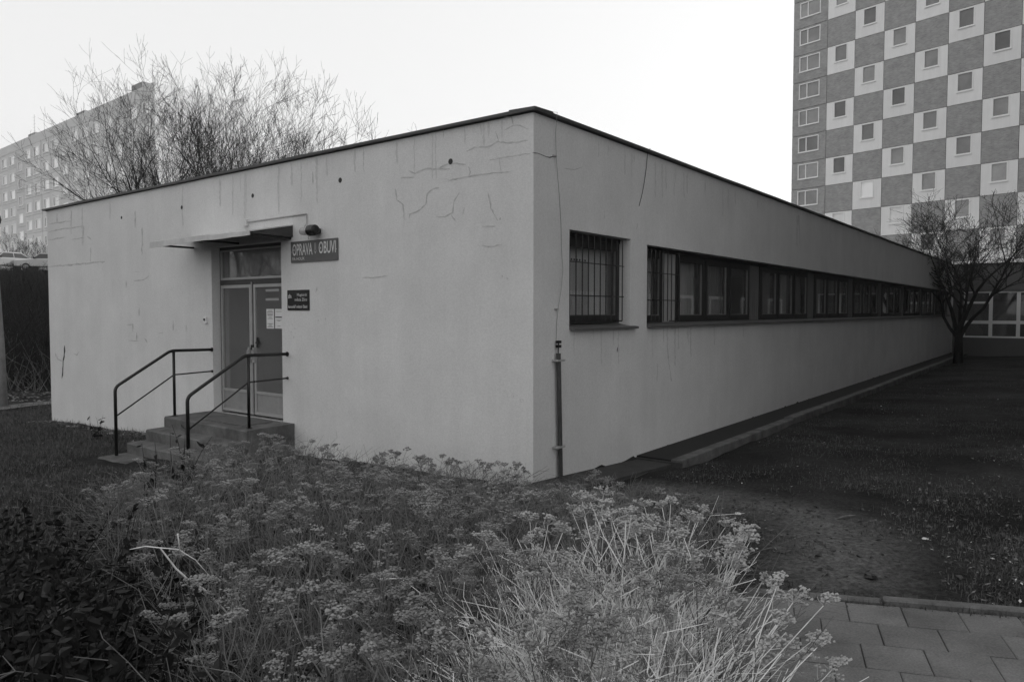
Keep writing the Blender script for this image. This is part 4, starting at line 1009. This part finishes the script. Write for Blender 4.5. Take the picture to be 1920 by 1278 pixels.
for v in range(NV):
    a, b = weed(200 + v, 1.0, 2 + v % 4); variants.append((a, b, a.mesh('stalk', M['stem']), [q.mesh('flower_head', M['head']) for q in b]))
def xr(Y): return float(np.interp(Y, [2, 3, 4, 5, 6, 7, 7.6], [.55, .75, 1.05, 1.3, 1.35, 1.15, .8]))
def ok_weed(X, Y):
    if X > xr(Y): return False
    t, s = loc(X, Y)
    if t > -.12 and s > -.15: return False
    if t > -1.75 and 4.2 < s < 6.9: return False
    if t > -2.3 and 5.4 < s < 6.9: return False
    if t > -.9 and s > 4.36: return False
    if s < 0 and t > -.55 and s > -.7: return False
    if s > 6.2 and t > -4.2: return False
    return X > (-.56 if Y > 5 else -.43) * Y - .1
def h_lim(X, Y):
    yl = np.interp(X / Y, [-.52, -.45, -.36, -.29, -.2, -.1, .03, .2, .3], [905, 842, 818, 828, 866, 893, 915, 925, 940])
    return EYE - (yl - HZ) / FPX * Y - gz(X, Y)
wr_ = random.Random(99); spots = []
while len(spots) < 440:
    Y = 2.15 + 6.6 * wr_.random() ** 1.25; X = wr_.uniform(-.62 * Y, 1.4)
    if not ok_weed(X, Y): continue
    hl = h_lim(X, Y); h = min(.9, hl * 1.0) * wr_.uniform(.5, 1.15)
    if h < .16: continue
    spots.append((X, Y, h, wr_.uniform(0, 6.28), wr_.randrange(NV)))
spots.sort(key=lambda q: -q[2] / q[1])
first = spots[:290]; rest = spots[290:]
for (X, Y, h, a, v) in first:
    e = tag(empty('dry_weed', (X, Y, gz(X, Y)), a), ('dry brown umbel weed standing in the patch right before the entrance steps' if X < -.27 * Y - .9 else 'dry brown umbel weed in the patch beside the dark leafy shrubs' if X < -.25 * Y else 'dry brown umbel weed in the patch growing close to the bleached pale plants' if X > -.1 and Y < 4.2 else 'dry brown umbel weed in the middle of the patch before the plain entrance wall'), 'weed', 'dry umbel weeds in the patch')
    wdt = .6 + .4 * h; e.scale = (wdt, wdt, h)
    link('stalk', variants[v][2], e)
    for q in variants[v][3]: link('flower_head', q, e)
def tri(mb):
    out = []
    for f in mb.f:
        for k in range(1, len(f) - 1): out.append((f[0], f[k], f[k+1]))
    return np.array(mb.v, np.float32), np.array(out, np.int32)
def cat_mb(l):
    o = MB()
    for q in l: o.add(q.v, q.f)
    return o
tv = [(tri(a), tri(cat_mb(b))) for a, b, _, _ in variants]
VV, TT, MI, base = [], [], [], 0
for (X, Y, h, a, v) in rest:
    w = .6 + .4 * h; ca, sa = math.cos(a) * w, math.sin(a) * w; g = gz(X, Y)
    for mi, (vv, tt) in enumerate(tv[v]):
        p = np.stack([vv[:, 0] * ca - vv[:, 1] * sa + X, vv[:, 0] * sa + vv[:, 1] * ca + Y, vv[:, 2] * h + g], 1)
        VV.append(p); TT.append(tt + base); MI.append(np.full(len(tt), mi)); base += len(vv)
tag(link('weed_thicket', fast_mesh('weed_thicket', np.concatenate(VV), np.concatenate(TT), [M['stem'], M['head']], np.concatenate(MI))), 'mass of smaller dry umbel weeds filling the patch', 'weeds', kind='stuff')

def blades(n, sampler, lmin, lmax, wid, mt, name, label, seed, lean=.6, kind='stuff', cat='grass'):
    g = np.random.default_rng(seed); P = np.array([sampler(g) for _ in range(n)], np.float32)
    Ln = g.uniform(lmin, lmax, n) * P[:, 3]; a = g.uniform(0, 2 * np.pi, n); le = np.abs(g.normal(0, lean, n)) + .08
    dx, dy = np.cos(a), np.sin(a); px_, py_ = -dy * wid / 2, dx * wid / 2
    wv = g.uniform(.6, 1.4, n)
    def ptn(f, w):
        h = f * Ln * np.cos(np.minimum(le * f, 1.45)); o = f * Ln * np.sin(np.minimum(le * f, 1.45))
        x, y, z = P[:, 0] + dx * o, P[:, 1] + dy * o, P[:, 2] + h - .01
        return [np.stack([x + px_ * w * wv * s_, y + py_ * w * wv * s_, z], 1) for s_ in (-1, 1)]
    a0, b0 = ptn(0, 1.0); a1, b1 = ptn(.5, .85); tip = ptn(1.0, 0.0)[0]
    V_ = np.stack([a0, b0, a1, b1, tip], 1).reshape(-1, 3); i = np.arange(n)[:, None] * 5
    T_ = np.concatenate([i + np.array([[0, 1, 3]]), i + np.array([[0, 3, 2]]), i + np.array([[2, 3, 4]])], 0)
    return tag(link(name, fast_mesh(name, V_, T_, mt)), label, cat, kind=kind)
def samp_weed(g):
    while True:
        Y = 2.0 + 6.8 * g.random() ** 1.3; X = g.uniform(-.68 * Y, 1.5)
        if ok_weed(X - .12, Y): return (X, Y, gz(X, Y), min(1.0, max(.25, h_lim(X, Y) * 1.1)))
blades(30000, samp_weed, .10, .42, .0055, M['blade'], 'dry_grass', 'tangle of dry grass blades under the weeds', 5, 1.0)
blades(3500, samp_weed, .3, 1.0, .005, M['stem'], 'dead_stalks', 'thin dead stalks leaning through the weed patch', 6, 1.15)
def tangle(n, samp, mt, name, label, seed, hmax=.8, r0=.0022, imin=.15):
    rr = random.Random(seed); g = np.random.default_rng(seed); m = MB()
    for i in range(n):
        X, Y, z, k = samp(g); top_ = min(hmax, .92 * k)
        p = Vector((X, Y, z + rr.uniform(-.02, max(.05, top_ * .55)))); a = rr.uniform(0, 6.28); inc = rr.uniform(imin, 1.3)
        d = Vector((math.cos(a) * math.cos(inc), math.sin(a) * math.cos(inc), math.sin(inc))); Ln = rr.uniform(.25, .75); pts = [p.copy()]
        for j in range(4):
            d = (d + Vector((rr.gauss(0, .14), rr.gauss(0, .14), rr.gauss(-.02, .10)))).normalized(); p = p + d * Ln / 4
            if p.z > z + top_: break
            pts.append(p.copy())
        if len(pts) < 2: continue
        r = r0 * rr.uniform(.6, 1.5); m.tube(pts, [r * (1 - .15 * j) for j in range(len(pts))], 3, cap=False)
        for q in range(rr.randint(1, 3)):
            b = pts[rr.randrange(1, len(pts))]; e = d.cross(Vector((rr.gauss(0,1), rr.gauss(0,1), rr.gauss(0,1)))).normalized(); c = b + (d + e * .8).normalized() * rr.uniform(.06, .2)
            if c.z < z + top_ + .05: m.tube([b, c], [r * .7, r * .45], 3, cap=False)
    tag(link(name, m.mesh(name, mt)), label, 'twigs', kind='stuff')
tangle(5200, samp_weed, M['twig'], 'dry_twig_tangle', 'criss-crossing dry twigs filling the weed patch', 71)
# tall umbels seen against the wall
for i, (x, y, Y) in enumerate(((617, 832, 8.6), (708, 850, 8.2), (738, 838, 8.0), (787, 848, 7.7), (818, 848, 7.6), (846, 860, 7.5), (911, 862, 7.3), (953, 855, 7.2), (975, 876, 7.0), (640, 858, 8.2), (1060, 905, 6.6), (1125, 885, 6.4))):
    X = (x - 960) / FPX * Y; g = gz(X, Y); h = EYE - (y - HZ) / FPX * Y - g
    t, s = loc(X, Y)
    a, b = weed(500 + i, h * .98, 5, lean=.04)
    e = tag(empty('wall_side_weed', (X, Y, g)), 'dry umbel weed standing singly against the foot of the plastered wall', 'weed', 'dry umbels against the wall')
    a.build('stalk', M['stem'], e)
    for q in b: q.build('flower_head', M['head'], e)
# bleached plants over the paving, brighter light put into a paler colour
for i, (X, Y, H, nh, lx, ly, lab) in enumerate((
    (.42, 3.0, 1.12, 9, .10, .05, 'pale bleached umbel plant, tallest in front of the lawn'), (.60, 2.9, 1.0, 8, .22, .12, 'pale bleached umbel plant with upright forked stems beside the tallest'),
    (.50, 2.6, .95, 8, .62, .05, 'pale bleached umbel plant leaning out over the paving slabs'), (.28, 2.7, .95, 8, -.02, .1, 'pale bleached umbel plant with low crowded heads'),
    (.66, 3.3, .92, 8, .18, .1, 'pale bleached umbel plant next to the kerb'), (.55, 2.35, .8, 7, .75, .12, 'pale bleached umbel plant bent lowest over the slabs'),
    (.15, 3.1, 1.0, 8, .05, .05, 'pale bleached umbel plant at the edge of the brown weeds'), (.85, 3.7, .95, 7, .2, .0, 'pale bleached umbel plant rooted farthest toward the lawn'),
    (.36, 2.35, .78, 8, .25, .1, 'short pale bleached plant at the foot of the leaning ones'),
    (.22, 2.4, .82, 7, .1, .1, 'low pale bleached plant crowded by dry grass'),
    (.62, 3.05, 1.05, 7, .3, .1, 'pale bleached umbel plant with a forked top reaching over the bare soil'), (.5, 3.4, 1.0, 7, .02, .05, 'upright pale bleached umbel plant next to brown weeds'))):
    e = tag(empty('bleached_weed', (X, Y, gz(X, Y))), lab, 'weed', 'bleached umbel plants by the paving')
    for k in range(3):
        a, b = weed(700 + i * 7 + k, H * (1.04 - .13 * k), nh - 3 - k, True, .22)
        sh = Matrix(((1, 0, lx + .12 * (k - 1), 0), (0, 1, ly + .1 * (k % 2), 0), (0, 0, 1, 0), (0, 0, 0, 1)))
        off = Vector((.02 * (k - 1), .015 * k, 0))
        for src, nm, mt in [(a, 'stalk', M['stem_b'])] + [(q, 'flower_head', M['head_b']) for q in b]:
            src.v = [tuple(sh @ Vector(p) + off) for p in src.v]; src.build(nm, mt, e)
def samp_pale(g):
    while True:
        X = g.normal(.45, .34); Y = g.normal(2.65, .45)
        if 2.0 < Y < 4.2 and -.12 < X < xr(Y) - .05: return (X, Y, gz(X, Y), 1.0)
tangle(1500, samp_pale, M['stem_b'], 'bleached_twigs', 'criss-crossing pale bleached twigs by the paving', 72, .75, .0024, .6)
blades(2200, samp_pale, .25, .85, .0055, M['stem_b'], 'bleached_stalks', 'pale bleached stalks and grass round the plants by the paving', 9, 1.0)
# broken pale stalk lying in the weeds
bs_ = MB(); zz = lambda pts, Y: [atY(x / 2.566, 780 + y / 2.566, Y + .0006 * (y - 600)) for x, y in pts]
bs_.tube(zz([(625,640),(700,625),(770,632),(845,730),(900,780),(980,830),(1060,910),(1150,1010)], 3.1), [.0018,.0024,.003,.004,.004,.004,.004,.003], 6)
bs_.tube(zz([(770,632),(860,640),(940,690),(1015,775)], 3.1), [.0025,.0022,.002,.0015], 5); bs_.tube(zz([(855,565),(862,620),(872,690)], 3.1), [.003,.0026,.002], 5); bs_.tube(zz([(1060,870),(1052,930),(1030,1000),(985,1020)], 3.1), [.002,.002,.0018,.0015], 5)
tag(bs_.build('broken_stalk', M['stem_b'], None, True), 'broken pale stalk with forked twigs lying across the brown weeds', 'stalk')

# ------------------------------------------------------------------ dark leafy shrubs at the lower left
def leafmesh(mb, p, d, L_, w, rr):
    d = d.normalized(); side = d.cross(Vector((rr.gauss(0,1), rr.gauss(0,1), rr.gauss(0,1)))).normalized(); nrm = d.cross(side)
    q = [p, p + d * L_ * .35 + side * w + nrm * .004, p + d * L_ * .75 + side * w * .7, p + d * L_ - nrm * L_ * .12, p + d * L_ * .75 - side * w * .7, p + d * L_ * .35 - side * w + nrm * .004, p + d * L_ * .5 - nrm * .008]
    mb.add(q, [(0,1,6),(1,2,6),(2,3,6),(3,4,6),(4,5,6),(5,0,6)])
def shrub(X, Y, H, Rr, nst, lab, seed, leaves=18, lsize=.05):
    rr = random.Random(seed); e = tag(empty('leafy_shrub', (X, Y, gz(X, Y))), lab, 'shrub', 'dark leafy shrubs')
    a, b = MB(), MB()
    for k in range(nst):
        an = rr.uniform(0, 6.28); q = rr.random() ** .6 * Rr; p = Vector((math.cos(an) * q * .5, math.sin(an) * q * .5, -.03)); d = Vector((math.cos(an) * q / H * .8, math.sin(an) * q / H * .8, 1)).normalized()
        Ls = H * rr.uniform(.5, 1.05); pts = [p.copy()]
        for i in range(6):
            d = (d + Vector((rr.gauss(0, .14), rr.gauss(0, .14), .02))).normalized(); p = p + d * Ls / 6; pts.append(p.copy())
        a.tube(pts, [.006 - .0007 * i for i in range(7)], 4, cap=False)
        for j in range(leaves):
            f = rr.uniform(.12, 1); i = min(5, int(f * 6)); q_ = pts[i].lerp(pts[i+1], f * 6 - i)
            dd = Vector((rr.gauss(0, 1), rr.gauss(0, 1), rr.gauss(-.15, .6))); L_ = lsize * rr.uniform(.7, 1.4)
            leafmesh(b, q_, dd, L_, L_ * .3, rr)
    a.build('stems', M['bark'], e); b.build('foliage', M['leaf'], e)
for i, (X, Y, H, Rr, n, lab) in enumerate(((-2.5, 3.9, .95, .85, 80, 'dark leafy shrub on the side toward the steps'), (-1.85, 2.9, .92, .7, 80, 'dark leafy shrub between the other shrubs and the brown weeds'), (-1.4, 2.15, .9, .55, 75, 'dark leafy shrub in the deepest shade with large leaves'), (-3.5, 5.0, .75, .9, 50, 'sparser dark shrub on the grass before the steps'), (-2.7, 3.2, .9, .7, 70, 'dark leafy shrub farthest from the weed patch'))):
    shrub(X, Y, H, Rr, n, lab, 300 + i)
for i, (x, y, Y, H, lab) in enumerate(((355, 812, 6.9, .34, 'small dark leafy sprig growing before the lower end of the sign-side handrail'), (320, 835, 6.6, .3, 'low dark leafy sprig on the edge of the steps'), (262, 850, 6.3, .35, 'dark leafy sprig beside the foot of the doorbell-side handrail'), (178, 790, 12.6, .3, 'small dark drooping weed at the wall foot among plaster rubble'))):
    X = (x - 960) / FPX * Y; shrub(X, Y, max(.25, EYE - (y - 30 * 6 / Y - HZ) / FPX * Y - gz(X, Y)), .12, 5, lab, 340 + i, 6, .07)

# ------------------------------------------------------------------ lawn turf, litter, rubble, brush on the slope
def samp_lawn(g):
    while True:
        Y = 4.2 + 26 * g.random() ** 2.2; X = g.uniform(.4, .76 * Y + .5)
        t, s = loc(X, Y)
        if s > -.75 and t > -.4: continue
        p = Vector((X, Y, 0)) - K0
        if p.dot(PV) > -.09 and p.dot(PU) > A0 - .05: continue
        n = math.sin(X * 1.9 + .7 * Y) * math.cos(Y * 1.1 - X * .6) + .6 * math.sin(X * 4.7) * math.sin(Y * 3.9 + X)
        if n - 1.1 * wear(X, Y) < g.uniform(-.9, .9): continue
        return (X, Y, gz(X, Y), 1 + .02 * Y)
blades(30000, samp_lawn, .02, .065, .006, M['turf'], 'lawn_turf', 'short sparse turf on the trodden courtyard ground', 15, .9)
def samp_joint(g):
    while True:
        j = g.integers(0, 12); a = g.uniform(A0, A1 - .2); b = .012 + j * S
        if g.random() < .45:
            i = g.integers(0, 18); a = i * S + (.5 if j % 2 else 0) * S; b = .012 + (j + g.random()) * S
        if math.sin(a * 3.1 + j) + math.sin(b * 4.7 + 1) < g.uniform(-.5, 1.6): continue
        p = slabpt(a + g.normal(0, .006), b + g.normal(0, .006)); return (p.x, p.y, p.z + .004, 1)
blades(4200, samp_joint, .008, .03, .005, M['turf'], 'joint_moss', 'moss and tiny grass growing in the paving joints', 18, 1.0)
def samp_kerb(g):
    p = slabpt(g.uniform(-.2, 5.4), g.choice([-.10, .015]) + g.normal(0, .02)); return (p.x, p.y, p.z + .004, 1)
blades(2600, samp_kerb, .02, .07, .006, M['turf'], 'kerb_grass', 'short grass growing along the kerb stones', 19, .9)
def samp_left(g):
    while True:
        Y = g.uniform(4.0, 19); X = g.uniform(-.74 * Y, -.36 * Y); t, s = loc(X, Y)
        if (t > -.05 and s < 13.3) or (t > -2.1 and s < 6.9): continue
        return (X, Y, gz(X, Y), 1 + .03 * Y)
blades(26000, samp_left, .03, .10, .007, M['turf'], 'side_turf', 'rough turf beside the entrance wall', 16, .9)
def flakes(n, samp, smin, smax, mt, name, label, seed, cat):
    g = np.random.default_rng(seed); V_, T_ = [], []
    for i in range(n):
        x, y, z, _ = samp(g); a = g.uniform(0, 6.28); L_ = g.uniform(smin, smax); w = L_ * g.uniform(.3, .75); c, s_ = math.cos(a), math.sin(a); tx, ty = g.normal(0, .25, 2)
        for (u, v) in ((-L_, 0), (0, -w), (L_, 0), (0, w)):
            X, Y = x + u * c - v * s_, y + u * s_ + v * c; V_.append((X, Y, z + .012 + tx * u + ty * v))
        T_.append((4*i, 4*i+1, 4*i+2, 4*i+3))
    return tag(link(name, fast_mesh(name, V_, T_, mt)), label, cat, kind='stuff')
flakes(2600, samp_lawn, .006, .022, M['litter'], 'leaf_litter', 'scattered dry leaf fragments on the courtyard ground', 31, 'litter')
flakes(260, samp_lawn, .006, .018, M['trash'], 'pale_scraps', 'pale scraps strewn over the courtyard ground', 32, 'litter')
flakes(1500, samp_left, .008, .025, M['litter'], 'leaf_litter', 'scattered dry leaves on the grass beside the entrance wall', 33, 'litter')
def samp_rubble(g):
    s = g.uniform(6.9, 13.4); t = -.05 - abs(g.normal(0, .18)); X, Y = wor(t, s); return (X, Y, gz(X, Y), 1)
def samp_slope(g):
    Y = g.uniform(19.5, 30); X = g.uniform(-.78, -.6) * Y; return (X, Y, gz(X, Y), 1)
flakes(2200, samp_slope, .02, .07, M['litter'], 'leaf_litter', 'fallen leaves on the foot of the brushy slope', 34, 'litter')
rb = MB(); g_ = np.random.default_rng(44)
for i in range(420):
    x, y, z, _ = samp_rubble(g_); r = .012 + .035 * g_.random() ** 2.5; p = [(x + g_.uniform(-r, r) * 1.4, y + g_.uniform(-r, r) * 1.4, z + g_.uniform(-.2, .9) * r) for _ in range(5)]
    rb.add(p, [(0,1,2),(0,2,3),(0,3,1),(4,2,1),(4,3,2),(4,1,3)])
tag(rb.build('plaster_rubble', M['post']), 'crumbled pale plaster bits along the foot of the entrance wall', 'rubble', kind='stuff')
cl = MB()
for i in range(2600):
    x, y, z, _ = samp_lawn(g_) if i % 3 else (lambda w: (w[0] + g_.normal(0, .35), w[1] + g_.normal(0, .35), 0, 1))(TRK[g_.integers(0, len(TRK))])
    z = gz(x, y)
    p_ = Vector((x, y, 0)) - K0
    if p_.dot(PV) > -.1: continue
    r = .005 + .022 * g_.random() ** 3; q = [(x + g_.uniform(-r, r) * 1.3, y + g_.uniform(-r, r) * 1.3, z + g_.uniform(-.3, .9) * r) for _ in range(5)]
    cl.add(q, [(0,1,2),(0,2,3),(0,3,1),(4,2,1),(4,3,2),(4,1,3)])
M['clod'] = mat('earth_crumb', 0.075, 0.95, 0.1, vary=0.5, scale=9)
tag(cl.build('earth_crumbs', M['clod']), 'loose crumbs of earth and small stones on the trodden lawn', 'soil', kind='stuff')
def samp_foot(g):
    s = g.uniform(0, 13.3); t = -.03 - abs(g.normal(0, .1))
    X, Y = wor(t, s); return (X, Y, gz(X, Y), 1)
# single bits on the lawn
def onground(x, y, z0=.1):
    z = z0
    for _ in range(6):
        r = ray(x, y); k = (z - EYE) / r[2]; X, Y = r[0] * k, r[1] * k; z = gz(X, Y)
    return X, Y, z
def lump(name, x, y, sz, mt, lab, cat, seed, flat=.6):
    X, Y, z = onground(x, y); rr = random.Random(seed); m = MB(); n = 7; rows = []
    for j, (f, h) in enumerate(((.8, 0), (1, .35), (.7, .8))): rows.append([(sz * f * math.cos(k * .9) * rr.uniform(.7, 1.2), sz * f * math.sin(k * .9) * rr.uniform(.7, 1.2), sz * flat * h * rr.uniform(.8, 1.2)) for k in range(n)])
    m.add(sum(rows, []) + [(0, 0, sz * flat)], [(j*n+k, j*n+(k+1) % n, (j+1)*n+(k+1) % n, (j+1)*n+k) for j in range(2) for k in range(n)] + [(2*n+k, 2*n+(k+1) % n, 3*n) for k in range(n)])
    o = m.build(name, mt); o.location = (X, Y, z); tag(o, lab, cat)
lump('paper_scrap', 1384, 964, .035, M['trash'], 'crumpled white paper scrap on the lawn near the weeds', 'paper', 1)
lump('earth_clod', 1632, 1082, .045, M['black'], 'dark earth clod lying close to the kerb', 'clod', 2)
lump('earth_clod', 1519, 957, .035, M['black'], 'dark lump on the bare soil patch of the lawn', 'clod', 3, .4)
lump('paper_scrap', 1735, 1010, .03, M['trash'], 'small white scrap on the turf by the stick', 'paper', 4, .4)
X, Y, z = onground(1585, 972); o = MB().tube([(-.12, -.06, .01), (0, 0, .025), (.12, .07, .012)], [.008, .01, .006], 6).build('stick', M['litter']); o.location = (X, Y, z); tag(o, 'short thick stick lying on the bare lawn soil', 'stick')
# brush on the slope
g_ = np.random.default_rng(61); br = MB()
rr = random.Random(62)
for i in range(3200):
    Y = rr.uniform(22.5, 50); X = rr.uniform(-.76, -.60) * Y
    t, s = loc(X, Y); g = gz(X, Y); H = rr.uniform(1.0, 2.6)
    H = min(H, EYE + (HZ - rr.uniform(500, 520)) / FPX * Y - g)
    if H < .4: continue
    d = Vector((rr.gauss(0, .25), rr.gauss(0, .25), 1)).normalized(); p = Vector((X, Y, g - .1)); q = p + d * H * .6; e = q + (d + Vector((rr.gauss(0, .3), rr.gauss(0, .3), 0))).normalized() * H * .5
    br.tube([p, q, e], [.02, .013, .004], 3, cap=False)
    for k in range(5):
        b0 = p.lerp(e, rr.uniform(.3, .95)); b1 = b0 + Vector((rr.gauss(0, .35), rr.gauss(0, .35), rr.uniform(.1, .6))); br.tube([b0, b1], [.008, .003], 3, cap=False)
br.mi = 1
for i in range(700):
    Y = rr.uniform(22, 34); X = rr.uniform(-.76, -.60) * Y; g = gz(X, Y); H = rr.uniform(.5, 1.9)
    d = Vector((rr.gauss(0, .5), rr.gauss(0, .3), 1)).normalized(); p = Vector((X, Y, g - .05)); q = p + d * H * .5; e = q + (d + Vector((rr.gauss(0, .5), rr.gauss(0, .5), -.1))).normalized() * H * .5
    br.tube([p, q, e], [.011, .008, .004], 3, cap=False)
tag(br.build('brushwood', [M['bark'], M['twig']]), 'dark bare brushwood covering the slope below the parked cars', 'brush', kind='stuff')

# ------------------------------------------------------------------ winter haze
HZM = bpy.data.materials.new('haze'); HZM.use_nodes = True; nt = HZM.node_tree
for n in list(nt.nodes): nt.nodes.remove(n)
pv = nt.nodes.new('ShaderNodeVolumePrincipled'); pv.inputs['Color'].default_value = (.97, .97, .97, 1); pv.inputs['Density'].default_value = 0.0007; pv.inputs['Anisotropy'].default_value = 0.2
ho = nt.nodes.new('ShaderNodeOutputMaterial'); nt.links.new(pv.outputs[0], ho.inputs['Volume'])
xs, ys = [min(gx) - 2, max(gx) + 2], [min(gy) - 2, max(gy) + 2]
hz = MB().box((xs[0], ys[0], -3), (xs[1], ys[1], 48)).build('haze', HZM); tag(hz, kind='stuff')
